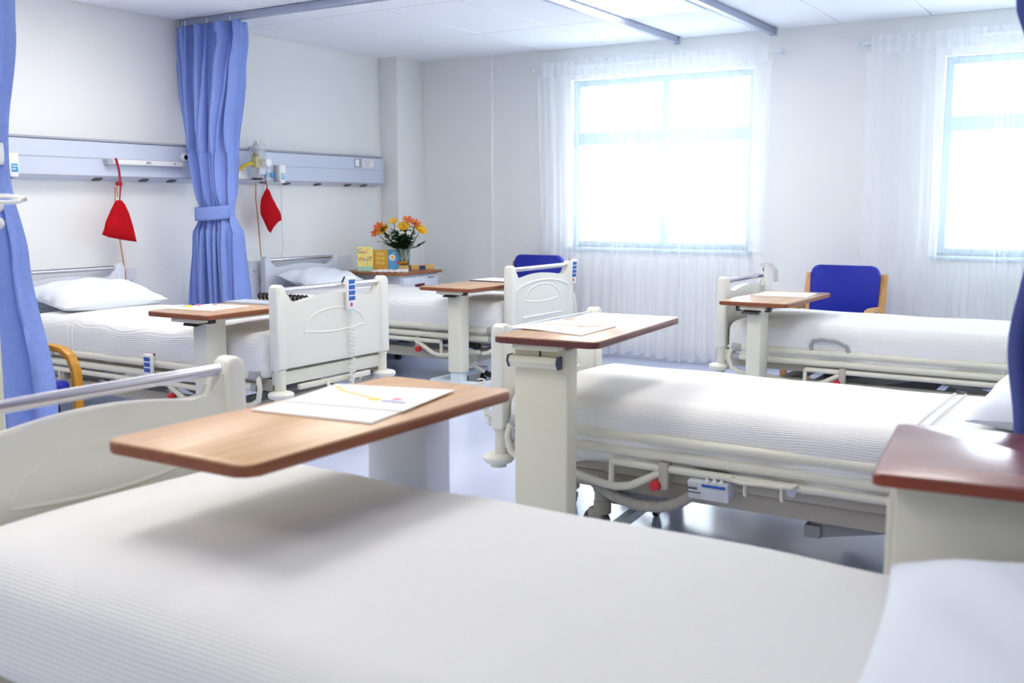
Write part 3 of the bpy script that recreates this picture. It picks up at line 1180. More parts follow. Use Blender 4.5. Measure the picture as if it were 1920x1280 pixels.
# emergency pull knob and orange cables
t = empty('pull_switch', (-6.32, 4.752, 1.50), 0, 'small red pull knob under the trunking beside the hanging red bag', 'switch')
MB().lathe([(.0, -.02), (.02, -.018), (.026, -.006), (.022, .006), (.012, .012)], (0, 0, 0), seg=14).build('knob', 'red', t)
MB().tube([(0, -.02, -.01), (.01, -.03, -.05), (.01, -.022, -.1)], .0035, 6).build('pull_cord', 'orange', t)
c = MB()
c.tube([(-6.3, 4.70, 1.47), (-6.31, 4.705, 1.3), (-6.3, 4.72, 1.1), (-6.3, 4.735, .98), (-6.31, 4.76, .85), (-6.34, 4.78, .7)], .005, 6)
tag(c.build('orange_cable', 'orange'), 'orange cable hanging behind the red bag to the left bed headboard', 'cable')
c = MB()
c.tube([(-6.24, 5.99, 1.525), (-6.25, 5.99, 1.4), (-6.27, 6.03, 1.2), (-6.3, 6.075, .95), (-6.3, 6.09, .86), (-6.345, 6.1, .7)], .005, 6)
tag(c.build('orange_cable', 'orange'), 'orange cable running from the suction jar down behind the farther left bed', 'cable')

# suction jar with regulator
t = empty('suction_jar', (-6.22, 5.98, 1.56), 0, 'clear suction jar with yellow regulator and hose on the trunking', 'suction jar')
MB().lathe([(.048, .0), (.055, .01), (.06, .23), (.055, .235)], (0, .01, 0), seg=22).build('jar', 'clear', t)
MB().lathe([(.066, .232), (.066, .252), (.03, .256), (.03, .275), (.012, .278), (.012, .3)], (0, .01, 0), seg=22).build('lid', 'tape', t)
MB().lathe([(.04, -.012), (.05, 0)], (0, .01, 0), seg=16).build('foot_ring', 'black', t)
MB().box(.045, .062, -.03, .04, .03, .085, .004).build('scale_label', 'tape', t)
rg = MB().box(.02, .085, -.085, -.02, .08, .17, .012).build('regulator', mat('pale_yellow_regulator', 'd9d2a0', .4), t)
MB().lathe([(.022, 0), (.024, .012), (.016, .016), (.016, .026)], (.05, -.055, .17), seg=14).build('regulator_cap', mat('olive_cap', 'a89d55', .4), rg)
MB().lathe([(.02, .06), (.034, .07), (.034, .115), (.028, .12)], (.03, -.005, .12), 'X', 18).build('control_dial', 'white', rg)
MB().tube([(.05, -.08, .115), (.055, -.13, .11), (.05, -.18, .09), (.03, -.22, .06), (.015, -.26, .04)], .014, 10).build('yellow_hose', 'yellow', t)
MB().tube([(0, .06, .22), (.01, .10, .2), (.01, .11, .1), (.0, .115, .0), (-.01, .12, -.1)], .0045, 6).build('clear_tube', 'tape', t)
MB().tube([(0, .055, .245), (0, .056, .31), (.005, .085, .29), (.01, .10, .2)], .004, 6).build('outlet_tube', 'tape', t)
t = MB().prism(rrect(.09, .16, .02), 'X', 0, .006, .001).build('plastic_pouch', 'clear', loc=(-6.235, 6.03, 1.44))
tag(t, 'clear plastic pouch hanging under the trunking beside the suction jar', 'pouch')


# ------------------------------------------------------------------ bed handsets and coiled leads
def coil(m, path, turns, R, r):
    path = [Vector(p) for p in path]
    seg = [(b_ - a).length for a, b_ in zip(path, path[1:])]
    tot = sum(seg)
    pts = []
    N = turns * 9
    for i in range(N + 1):
        d = tot * i / N
        k = 0
        while k < len(seg) - 1 and d > seg[k]:
            d -= seg[k]
            k += 1
        p = path[k].lerp(path[k + 1], d / seg[k])
        tg = (path[k + 1] - path[k]).normalized()
        u = tg.orthogonal().normalized()
        v = tg.cross(u)
        a = 2 * PI * i / 9
        pts.append(p + u * R * math.cos(a) + v * R * math.sin(a))
    m.tube(pts, r, 5)


def handset(loc, rz, tilt, keys, label, hook=True):
    t = empty('bed_handset', loc, rz, label, 'bed handset')
    t.rotation_euler = (0, tilt, rz)
    bo = MB().box(0, .024, -.033, .033, -.185, 0, .007).build('body', 'white', t)
    for k in range(keys):
        z = -.028 - .031 * k
        kk = MB()
        kk.box(.023, .0265, -.024, -.002, z - .01, z + .01, .0015).box(.023, .0265, .002, .024, z - .01, z + .01, .0015)
        kk.box(.023, .0255, -.026, .026, z - .012, z + .012, .001)
        kk.build('blue_key', 'bluekey', bo)
    if keys > 3:
        MB().box(.023, .026, -.014, .002, -.165, -.146, .001).build('red_key', 'red', bo)
    if hook:
        MB().tube([(.0, 0, -.02), (-.03, 0, -.005), (-.045, 0, -.03), (-.04, 0, -.045)], .006, 6).build('hook', 'dgrey', t)
    return t


h1 = handset((-3.825, 4.343, .952), 0, .0, 4, 'white handset with blue keys and a red key on the left footboard bar')
c = MB()
c.tube([(.012, 0, -.185), (.012, .002, -.21), (.014, .003, -.27)], .003, 6)
coil(c, [(.014, .003, -.27), (.018, .0, -.42), (.022, -.01, -.56), (.012, -.03, -.65)], 17, .0165, .0032)
c.build('coiled_lead', 'cord', h1)
handset((-4.78, 3.742, .515), -PI / 2, 0, 3, 'white handset with blue keys hung on the left bed side rail behind the wood-armed chair')
h2 = handset((-3.838, 6.945, .93), -.12, .06, 4, 'white handset with blue keys on the far post of the farther left footboard')
c = MB()
c.tube([(.012, 0, -.185), (.012, .004, -.21), (.014, .01, -.26)], .003, 6)
coil(c, [(.014, .01, -.26), (.02, .03, -.35), (.02, .05, -.45)], 13, .0155, .003)
c.build('coiled_lead', 'cord', h2)
h3 = handset((-2.30, 6.95, .93), -.6, 0, 0, 'white plain control unit on the far end of the bed bar before the window', True)
c = MB()
for dy in (-.012, .0, .014):
    c.tube([(.0, -.05 + dy, .015), (.02, .0 + dy, .02), (.03, .05 + dy, -.03), (.02, .06 + dy, -.11)], .006, 6)
c.build('bundled_cable', 'tape', h3)
c = MB()
coil(c, [(-2.385, 3.53, .62), (-2.39, 3.55, .55), (-2.40, 3.60, .44), (-2.38, 3.68, .36), (-2.36, 3.78, .29), (-2.33, 3.9, .25)], 34, .014, .0036)
tag(c.build('coiled_lead', 'cord'), 'thick white coiled lead hanging at the middle right footboard post', 'cable')

# control box and hose under the middle right bed (resting in its frame: parts of that bed)
B = BEDS[3][0]
RB = Euler((.25, 0, 0)).to_matrix()
cb = MB().box(.885, 1.045, -.50, -.40, .262, .338, .008, R=RB).build('control_box', 'tape', B)
MB().box(.905, .965, -.487, -.44, .325, .333, R=RB).build('yellow_label', 'lemon', cb)
MB().box(.945, 1.035, -.51, -.475, .312, .322, R=RB).build('blue_label', 'bluekey', cb)
kn = MB()
for k in range(3):
    kn.lathe([(.013, 0), (.014, .012), (.006, .02), (.006, .03)], (.962 + .028 * k, -.495, .317), seg=12)
kn.build('plug', 'tape', cb)
mk = MB()
mk.box(.895, .93, -.519, -.515, .297, .305).box(.895, .945, -.519, -.515, .284, .288)
mk.build('maker_label', 'dgrey', cb)
hs = MB()
coil(hs, [(.46, -.44, .24), (.56, -.47, .205), (.66, -.475, .185), (.76, -.47, .19), (.84, -.46, .22), (.90, -.45, .265)], 44, .016, .0075)
hs.build('corrugated_hose', 'hose', B)
ar = MB()
ar.tube([(1.055, -.50, .362), (1.062, -.505, .35), (1.09, -.505, .345), (1.28, -.505, .352), (1.30, -.50, .366)], .008, 8)
for u in (1.11, 1.245):
    ar.tube([(u, -.505, .348), (u, -.507, .308), (u + .006, -.517, .302)], .006, 6)
ar.build('accessory_rail', 'tube', B)
MB().lathe([(.02, -.02), (.02, -.004), (.012, 0)], (1.275, -.47, .335), 'Y', 14).build('frame_bolt', 'steel', B)
MB().box(.5, 2.0, -.43, -.405, .285, .335, .004).build('lower_side_beam', 'frame', B)

# extra mouldings of the farther left footboard
E_ = [c for c in BEDS[1][0].children if c.name.startswith('footboard')][0]
ex = MB()
ex.tube([(-.019, -.40 * math.cos(PI * k / 30), .72 + .095 * math.sin(PI * k / 30)) for k in range(31)], .009, 8)
ex.tube([(-.019, -.28 + .56 * k / 10, .555) for k in range(11)], .009, 8)
ex.build('arched_ridge', 'bed', E_)
# grey loop on the rail of the window-side bed
c = MB()
c.tube([(.60, -.475, .495), (.585, -.48, .54), (.60, -.482, .575), (.66, -.485, .585), (.74, -.485, .58), (.80, -.48, .555), (.815, -.475, .51)], .011, 8)
c.build('grab_loop', 'grey', BEDS[4][0], loc=(0, 0, -.045))


# ------------------------------------------------------------------ overbed tables
def overbed_table(loc, rz, zt, w_, l_, tm, em, colp, legx, style, label, leg_len=.7, leg_sgn=1):
    """top centred on loc; colp = (cx, cy, sx, sy) in local coordinates"""
    t = empty('overbed_table', (loc[0], loc[1], 0), rz, label, 'overbed table')
    top = MB().prism(rrect(w_ - .006, l_ - .006, .03), 'Z', zt - .004, zt, .0015).build('tabletop', tm, t, 30)
    MB().prism(rrect(w_, l_, .033), 'Z', zt - .026, zt - .0035, .004).build('edge_band', em, top, 50)
    cx, cy, sx, sy = colp
    bm_ = MB()
    bm_.box(cx - w_ * .22, cx + w_ * .22, min(cy - .1, -l_ / 2 + .03) if leg_sgn > 0 else -l_ / 2 + .12, l_ / 2 - .12 if leg_sgn > 0 else l_ / 2 - .03, zt - .05, zt - .0265, .003)
    bm_.build('support_frame', 'cream', t)
    MB().box(cx - sx / 2, cx + sx / 2, cy - sy / 2, cy + sy / 2, .17, zt - .045, .008, 3).build('column', {'bar': 'cream', 'lever': 'tube', 'plain': 'cupb'}[style], t)
    MB().box(cx - sx / 2 + .012, cx + sx / 2 - .012, cy - sy / 2 + .012, cy + sy / 2 - .012, .05, .18, .004).build('inner_column', 'wframe', t)
    b_ = MB()
    y_a, y_b = (cy - .05, cy + leg_len) if leg_sgn > 0 else (cy - leg_len, cy + .05)
    for x in (-legx, legx):
        b_.box(cx + x - .02, cx + x + .02, y_a, y_b, .07, .11, .005)
    b_.box(cx - legx, cx + legx, cy - .04, cy + .04, .06, .105, .005)
    b_.build('base', 'wframe', t)
    for x in (-legx, legx):
        for y in (y_a + .03, y_b - .03):
            fk = MB()
            fk.lathe([(.014, .045), (.014, .075)], (cx + x, y, 0), seg=10)
            fk.box(cx + x - .02, cx + x + .02, y - .02, y + .012, .03, .058, .004)
            co = fk.build('castor', 'grey', t)
            MB().lathe([(.014, -.012), (.028, -.011), (.03, -.006), (.03, .006), (.028, .011), (.014, .012)], (cx + x, y - .008, .03), 'X', 16).build('wheel', 'black', co)
    e = -1 if leg_sgn > 0 else 1
    ye = cy + e * sy / 2
    if style == 'bar':
        g = MB()
        g.prism([(ye - .035, zt - .075), (ye - .045, zt - .095), (ye - .03, zt - .118), (ye + .0, zt - .118), (ye + .0, zt - .075)], 'X', cx - sx / 2 - .005, cx + sx / 2 - .03, .004)
        hb = g.build('lift_handle', 'cream', t)
        q = MB()
        for x0 in (cx - sx / 2 - .012, cx + sx / 2 - .03):
            q.prism([(ye - .037, zt - .073), (ye - .047, zt - .095), (ye - .032, zt - .12), (ye + .0, zt - .12), (ye + .0, zt - .073)], 'X', x0, x0 + .008, .001)
        q.build('handle_end', mat('slate_blue_end', '39405f', .5), hb)
        MB().tube([(cx + .01, ye - .03, zt - .027), (cx + .012, ye - .03, zt - .075)], .004, 8).build('lock_pin', 'black', t)
    elif style == 'lever':
        k = MB()
        k.box(cx - .105, cx - .075, ye - .03, ye + .02, zt - .058, zt - .027, .003)
        k.box(cx + .075, cx + .105, ye - .03, ye + .02, zt - .058, zt - .027, .003)
        k.build('stop_block', 'black', t)
        MB().prism([(ye - .05, zt - .06), (ye - .055, zt - .072), (ye + .0, zt - .062), (ye + .0, zt - .048)], 'X', cx - .06, cx + .045, .003).build('lever', 'black', t)
        s = MB()
        for y in (-.25, .0, .25):
            s.lathe([(.009, 0), (.009, .005), (.004, .007)], (w_ * .22 + cx, y, zt - .038), 'X', 10)
        s.build('screw', 'steel', t)
    return t


overbed_table((-1.61, 1.765), math.radians(.3), .87, .415, .94, 'top', 'edge', (-.075, .38, .20, .11), .2, 'plain',
              'oak-coloured overbed table over the nearest bed with white papers', .75, -1)
overbed_table((-1.90, 3.615), math.radians(5), .87, .42, .93, 'top2', 'edge2', (-.05, -.335, .22, .09), .2, 'bar',
              'overbed table with cream column and lift handle before the middle right bed', .75)
overbed_table((-4.235, 3.935), math.radians(1), .80, .455, .92, 'top2', 'edge', (.03, -.265, .10, .14), .215, 'lever',
              'overbed table with spiral notebook and folder over the nearer left bed', .62)
overbed_table((-4.18, 6.18), 0, .78, .44, .92, 'top2', 'edge', (.015, -.30, .115, .10), .2, 'lever',
              'overbed table with a clipped paper over the farther left bed', .65)
overbed_table((-2.045, 6.385), math.radians(-.5), .77, .43, .92, 'top2', 'edge', (.0, -.345, .09, .14), .2, 'lever',
              'overbed table with a white sheet over the bed before the back windows', .7)


# ------------------------------------------------------------------ papers on the tables
def quad_sheet(name, pts, z, th, m, label, cat, edge=None):
    c = sum((Vector((p[0], p[1], 0)) for p in pts), Vector()) / 4
    o = MB().prism([(p[0] - c.x, p[1] - c.y) for p in pts], 'Z', 0, th, .0004, 1).build(name, m, loc=(c.x, c.y, z))
    tag(o, label, cat)
    return o, c


def strip(parent, c, pts, r, m, name, z):
    q = MB()
    q.tube([(p[0] - c.x, p[1] - c.y, z) for p in pts], r, 6, flat=.25)
    return q.build(name, m, parent)


o, c = quad_sheet('booklet', [(-1.775, 1.665), (-1.44, 1.70), (-1.475, 1.90), (-1.79, 1.80)], .871, .004, 'paper',
                  'white booklet lying under the printed sheet on the nearest table', 'booklet')
o, c = quad_sheet('paper_sheet', [(-1.775, 1.775), (-1.455, 1.83), (-1.51, 2.115), (-1.83, 2.02)], .8755, .002, 'paper',
                  'white sheet with yellow and pink print on the nearest table', 'paper')
strip(o, c, [(-1.80, 1.99), (-1.75, 1.955), (-1.69, 1.935), (-1.63, 1.915), (-1.60, 1.905)], .007, 'pencil', 'printed_stem', .0022)
MB().ball((-1.60 - c.x, 1.905 - c.y, .0022), .018, 1, .8, .06).build('yellow_print', 'lemon', o)
MB().ball((-1.555 - c.x, 1.935 - c.y, .0022), .014, 1, .8, .06).build('pink_print', 'pink', o)
strip(o, c, [(-1.57, 1.895), (-1.55, 1.905), (-1.53, 1.9), (-1.51, 1.91)], .006, 'purple', 'lilac_print', .0022)

o, c = quad_sheet('booklet', [(-2.125, 3.385), (-1.775, 3.285), (-1.80, 3.62), (-2.10, 3.69)], .871, .004, 'paper2',
                  'pink-edged white booklet on the middle right overbed table', 'booklet')
o2 = MB().prism([(-.165, -.15), (.155, -.165), (.125, .14), (-.15, .16)], 'Z', .004, .0052).build('cover_sheet', 'paper', o)
strip(o2, c, [(-2.06, 3.50), (-2.0, 3.53), (-1.94, 3.53), (-1.88, 3.52), (-1.86, 3.55)], .006, 'salmon', 'printed_stem', .0055)
strip(o2, c, [(-1.90, 3.50), (-1.87, 3.53), (-1.84, 3.57)], .008, 'salmon', 'printed_bloom', .0055)

o, c = quad_sheet('paper_sheet', [(-4.44, 3.60), (-4.14, 3.645), (-4.17, 3.93), (-4.44, 3.90)], .8005, .003, 'paper',
                  'white sheet with coloured print at the near end of the left table', 'paper')
strip(o, c, [(-4.40, 3.86), (-4.32, 3.84), (-4.24, 3.83)], .006, 'salmon', 'printed_stem', .0032)
MB().ball((-4.41 - c.x, 3.72 - c.y, .006), .022, 1.2, .8, .3).build('yellow_print', 'lemon', o)
MB().ball((-4.42 - c.x, 3.79 - c.y, .006), .016, 1, .8, .4).build('pink_print', 'pink', o)
MB().ball((-4.37 - c.x, 3.86 - c.y, .004), .014, 1.5, .6, .3).build('lilac_print', 'purple', o)
o, c = quad_sheet('folder', [(-4.44, 4.0), (-4.02, 4.02), (-4.02, 4.16), (-4.44, 4.15)], .8005, .010, 'folder',
                  'blue-grey folder lying across the left table', 'folder')
t = empty('spiral_notebook', (-4.235, 4.24, .801), 0, 'white notebook with a row of black spiral rings on the left table', 'notebook')
MB().box(-.20, .20, .0, .15, 0, .028, .003).build('pages', 'paper', t)
for k in range(13):
    x = -.18 + .36 * k / 12
    MB().tube([(x, .004 + .014 * math.cos(2 * PI * q / 10), .022 + .014 * math.sin(2 * PI * q / 10)) for q in range(10)], .0085, 6, closed=True).build('binding_ring', 'black', t)
o, c = quad_sheet('clipboard', [(-4.38, 6.33), (-4.06, 6.32), (-4.07, 6.58), (-4.36, 6.60)], .7805, .005, 'black',
                  'dark clipboard under white paper on the farther left table', 'clipboard')
o, c = quad_sheet('paper_sheet', [(-4.375, 6.34), (-4.065, 6.33), (-4.075, 6.58), (-4.355, 6.60)], .786, .004, 'paper',
                  'white paper on the dark clipboard on the farther left table', 'paper')
o, c = quad_sheet('paper_sheet', [(-2.20, 6.34), (-1.86, 6.40), (-1.885, 6.72), (-2.215, 6.66)], .7705, .004, 'paper',
                  'white sheet on the overbed table before the blue armchair', 'paper')
strip(o, c, [(-1.98, 6.50), (-1.95, 6.54), (-1.92, 6.52)], .006, 'purple', 'printed_mark', .0042)


# ------------------------------------------------------------------ bedside cabinets
t = empty('bedside_cabinet', (-5.87, 7.24, 0), 0, 'pale blue bedside cabinet with wooden top and flowers in the far left corner', 'cabinet')
MB().prism(rrect(.68, .66, .02), 'Z', .738, .762, .004).build('worktop', wood('brown_top', '9a6440', '85522f', .3), t)
MB().box(-.31, .31, -.245, .29, .06, .738, .006).build('body', 'cupb', t)
dr = MB().box(.305, .325, -.235, .275, .56, .715, .004).build('drawer', 'cupb', t)
MB().box(.322, .33, -.07, .07, .61, .655, .004).build('recessed_handle', 'darkred', dr)
MB().box(.322, .328, .12, .22, .695, .71, .002).build('catch', 'steel', dr)
dd = MB().box(.305, .325, -.235, .275, .09, .55, .004).build('door', 'cupb', t)
MB().box(.322, .33, .17, .21, .3, .40, .004).build('handle', 'darkred', dd)
f = MB()
for x in (-.26, .26):
    for y in (-.24, .24):
        f.lathe([(.02, 0), (.03, .01), (.03, .05), (.015, .06)], (x, y, 0), seg=10)
f.build('foot', 'black', t)

t = empty('bedside_cabinet', (-.12, 2.177, 0), math.radians(6.5), 'cream bedside cabinet with glossy red-brown top at the right picture edge', 'cabinet')
MB().prism(rrect(.653, .473, .012), 'Z', .838, .862, .004).build('worktop', 'top3', t)
MB().prism(rrect(.66, .48, .014), 'Z', .838, .859, .003).build('edge_band', 'edge3', t)
MB().box(-.295, .30, -.15, .22, .07, .836, .006).build('body', 'cupb2', t)
MB().box(-.31, -.293, -.14, .21, .1, .55, .004).build('door', 'cupb2', t)
MB().box(-.31, -.293, -.14, .21, .57, .79, .004).build('drawer', 'cupb2', t)
f = MB()
for x in (-.22, .25):
    for y in (-.18, .19):
        f.lathe([(.02, 0), (.03, .01), (.03, .06), (.015, .07)], (x, y, 0), seg=10)
f.build('foot', 'black', t)


# greeting cards
def card(loc, rz, w_, h_, m, label):
    t = empty('greeting_card', loc, rz, label, 'greeting card')
    MB().box(-w_ / 2, w_ / 2, -.001, .001, 0, h_).build('front_leaf', m, t, rot=(-.10, 0, 0))
    MB().box(-w_ / 2, w_ / 2, -.001, .001, 0, h_).build('back_leaf', m, t, loc=(0, .05, 0), rot=(.12, 0, 0))
    return t, [c for c in t.children if c.name.startswith('front_leaf')][0]


RZ = math.radians(40)
ct, fl = card((-5.965, 7.0, .763), RZ, .135, .215, 'cardy', 'tall yellow card reading Get Well, leftmost of the three on the cabinet')
MB().box(-.067, .067, -.0016, -.001, .002, .04).build('mint_band', 'cardg', fl)
for s_, x, z, m_ in (('G', -.045, .175, 'navyink'), ('e', -.012, .168, 'redink'), ('t', .015, .172, 'pink'), ('W', -.035, .105, 'redink'), ('e', -.002, .102, 'purple'), ('l', .022, .104, 'navyink'), ('l', .036, .106, 'redink'), ('!', .052, .108, 'navyink')):
    text('letter', s_, .055, m_, fl, (x, -.0018, z), (PI / 2, 0, 0))
d = MB()
rr = random.Random(3)
for k in range(22):
    d.ball((rr.uniform(-.06, .06), -.0012, rr.uniform(.05, .21)), .004, 1, .2, 1, 6, 4)
d.build('printed_dots', 'cardo', fl)
ct, fl = card((-5.90, 7.13, .763), RZ, .13, .185, 'cardo', 'golden card reading Get Well, middle one of the three on the cabinet')
for s_, z, sz in (('Get', .15, .045), ('Well', .108, .04), ('Soon', .07, .036)):
    text('lettering', s_, sz, 'cardy', fl, (0, -.0018, z), (PI / 2, 0, 0))
ct, fl = card((-5.81, 7.22, .763), RZ, .125, .185, 'cardb', 'blue card with a white and a pink flower, rightmost of the three')
for x, z, r_, mp, mc in ((-.02, .115, .026, 'petalw', 'petaly'), (.03, .07, .014, 'pink', 'redink')):
    p = MB()
    for k in range(9):
        a = 2 * PI * k / 9
        p.ball((x + r_ * .75 * math.cos(a), -.0014, z + r_ * .75 * math.sin(a)), r_ * .42, 1, .06, 1, 8, 5)
    po = p.build('printed_flower', mp, fl)
    MB().ball((x, -.002, z), r_ * .5, 1, .08, 1, 10, 6).build('flower_centre', mc, po)
text('lettering', 'for you', .028, 'petalw', fl, (.025, -.0018, .16), (PI / 2, 0, 0))

# vase and flowers
VX, VY, VZ = -5.735, 7.27, .763
t = empty('vase', (VX, VY, VZ), 0, 'clear glass vase half full of water holding the flowers', 'vase')
MB().lathe([(.035, 0), (.042, .004), (.048, .09), (.055, .19), (.052, .19), (.045, .09), (.038, .012), (.0, .012)], seg=22, cap=False).build('glass_body', 'vase', t)
MB().lathe([(.036, .014), (.045, .095)], seg=18).build('water', 'water', t)


def flower(tip, m, kind, label, grp=None, size=.05):
    tip = Vector(tip)
    base = Vector((tip.x * -.12, tip.y * -.12, .02))
    o = empty('cut_flower', (VX, VY, VZ), 0, label, 'flower', grp)
    mid = Vector((tip.x * .3, tip.y * .3, .19))
    MB().tube([base, mid, base.lerp(tip, .72) + Vector((0, 0, .015)), tip], .0035, 5).build('stem', 'stemg', o)
    d = (tip - mid).normalized() + Vector((.5, -.55, .0))
    R = d.to_track_quat('Z', 'Y').to_matrix()
    p = MB()
    n = {'daisy': 20, 'lily': 6, 'small': 8}[kind]
    rows = {'daisy': 2, 'lily': 1, 'small': 1}[kind]
    for row in range(rows):
        for k in range(n):
            a = 2 * PI * (k + .5 * row) / n
            ln = size * 1.25 * (1 - .25 * row)
            wd = {'daisy': .3, 'lily': .62, 'small': .7}[kind] * ln
            up = {'daisy': .25 + .3 * row, 'lily': .8, 'small': .3}[kind]
            pts = []
            for (s_, w_) in ((.0, .25), (.35, .8), (.7, 1), (1, .2)):
                rad = s_ * ln
                hh = up * ln * s_ ** .7 - (.35 * ln * max(0, s_ - .6) if kind == 'lily' else 0)
                for sg in (-1, 1):
                    loc_ = Vector((rad, sg * wd * w_ * .5, hh + .06 * ln * abs(sg)))
                    q = Vector((loc_.x * math.cos(a) - loc_.y * math.sin(a), loc_.x * math.sin(a) + loc_.y * math.cos(a), loc_.z))
                    pts.append(p.bm.verts.new(tip + R @ q))
            for i in range(3):
                p.bm.faces.new((pts[2 * i], pts[2 * i + 1], pts[2 * i + 3], pts[2 * i + 2]))
    po = p.build('petals', m, o, 60)
    MB().ball(tip + R @ Vector((0, 0, size * .14)), size * .26, 1, 1, .7, 8, 6).build('flower_centre', 'petalc' if kind != 'small' else 'petaly', po)
    return o


FS = ((.01, -.02, .385, 'petaly', 'daisy', 'large yellow daisy facing out at the bouquet centre', .05),
      (.10, .10, .355, 'petaly', 'daisy', 'large yellow daisy at the right side of the bouquet', .055),
      (-.13, -.12, .345, 'petaly', 'lily', 'open yellow flower at the left side of the bouquet', .055),
      (-.10, -.02, .415, 'petaly', 'lily', 'yellow bloom highest on the left of the bouquet', .04),
      (-.155, -.15, .375, 'petalo', 'lily', 'orange bloom above the open yellow flower at the left', .042),
      (-.17, -.165, .325, 'petalo', 'lily', 'orange bloom lowest on the left of the bouquet', .042),
      (.015, .03, .425, 'petalo', 'lily', 'orange bloom behind the central yellow daisy', .045),
      (.07, .06, .395, 'petalo', 'lily', 'orange bloom between the two yellow daisies', .045),
      (-.03, -.06, .365, 'petalw', 'small', 'small white flower left of the central daisy', .018),
      (.01, -.045, .335, 'petalw', 'small', 'small white flower below the central daisy', .018),
      (.05, .0, .33, 'petalw', 'small', 'small white flower right of the central daisy', .02))
for x, y, z, m_, kd, lab, sz in FS:
    flower((x, y, z), m_, kd, lab, None, sz)
rl = random.Random(11)
SP = ((-.09, -.1, .22), (-.14, -.13, .26), (.11, .08, .22), (-.02, -.03, .30), (.04, .02, .28), (.0, .0, .40), (.08, .07, .42), (-.17, -.15, .40), (-.05, -.05, .33), (.02, .04, .24), (.06, -.02, .25), (-.1, -.06, .37), (-.03, .0, .26), (.03, -.03, .31), (-.01, -.02, .27), (.03, .0, .22), (.0, .03, .33), (-.05, -.02, .29), (-.02, .01, .36), (.05, .05, .34), (-.09, -.08, .32), (.03, .0, .37), (-.06, -.04, .34))
for i, tp in enumerate(SP):
    o = empty('leaf_sprig', (VX, VY, VZ), 0, 'dark green leafy sprig among the flowers in the vase', 'foliage', 'leaf sprigs in the bouquet')
    tp = Vector(tp)
    base = Vector((tp.x * -.15, tp.y * -.15, .02))
    mid = Vector((tp.x * .3, tp.y * .3, .19))
    MB().tube([base, mid, tp], .003, 5).build('stem', 'stemg', o)
    l = MB()
    for k in range(13):
        f_ = .12 + .88 * k / 12
        p = mid.lerp(tp, f_)
        a = rl.uniform(0, 6.28)
        d = Vector((math.cos(a), math.sin(a), rl.uniform(.0, .9))).normalized()
        ln = rl.uniform(.055, .09)
        sd = d.cross(Vector((0, 0, 1))).normalized() * ln * .3
        v = [l.bm.verts.new(q) for q in (p, p + d * ln * .4 + sd, p + d * ln - Vector((0, 0, .01)), p + d * ln * .4 - sd, p + d * ln * .45 - Vector((0, 0, .006)))]
        l.bm.faces.new((v[0], v[1], v[4]))
        l.bm.faces.new((v[1], v[2], v[4]))
        l.bm.faces.new((v[2], v[3], v[4]))
        l.bm.faces.new((v[3], v[0], v[4]))
    l.build('leaves', 'leaf', o)

# gift, boxes and tissue on the cabinet
t = empty('gift_box', (-5.66, 7.16, .763), .6, 'small tan gift box topped with a shiny gold bow', 'gift')
MB().box(-.04, .04, -.035, .035, 0, .05, .003).build('box', 'tan', t)
bw = MB()
for k in range(12):
    a = 2 * PI * k / 12
    for up in (.55, 1.1):
        r_ = .042 if up < 1 else .028
        pts = []
        for q in range(7):
            b_ = PI * q / 6
            rad = r_ * math.sin(b_) ** .8
            pts.append((rad * math.cos(a + .25 * (q - 3) / 3), rad * math.sin(a + .25 * (q - 3) / 3), .052 + .03 * up * (1 - math.cos(b_)) * .5 + .012 * math.sin(b_)))
        bw.tube(pts, .006, 5, flat=.25)
bw.build('bow', 'gold', t)
t = empty('long_box', (-5.66, 7.42, .763), 1.0, 'long tan box with a dark blue label at the right end of the cabinet top', 'box')
MB().box(-.11, .11, -.035, .035, 0, .045, .003).build('carton', 'tan', t)
MB().box(-.035, .025, -.0365, -.034, .004, .041).build('navy_label', 'navybox', t)
o = MB().box(-.05, .05, -.03, .03, 0, .026, .003).build('small_box', 'white', loc=(-5.60, 7.07, .763), rot=(0, 0, .6))
tag(o, 'small white carton in front of the gift box', 'box')
o = MB().grid(lambda s, q: Vector(((s - .5) * .26, (q - .5) * .09, .012 + .02 * math.sin(PI * s) ** .3 * math.sin(PI * q) ** .5 + .004 * math.sin(31 * s + 9 * q))), 26, 8)
o = o.build('tissue_packet', mat('pale_pink_tissue', 'efe0dc', .8), loc=(-5.72, 6.985, .755), rot=(0, 0, .45))
tag(o, 'crumpled pale tissue packet lying in front of the cards', 'tissues')


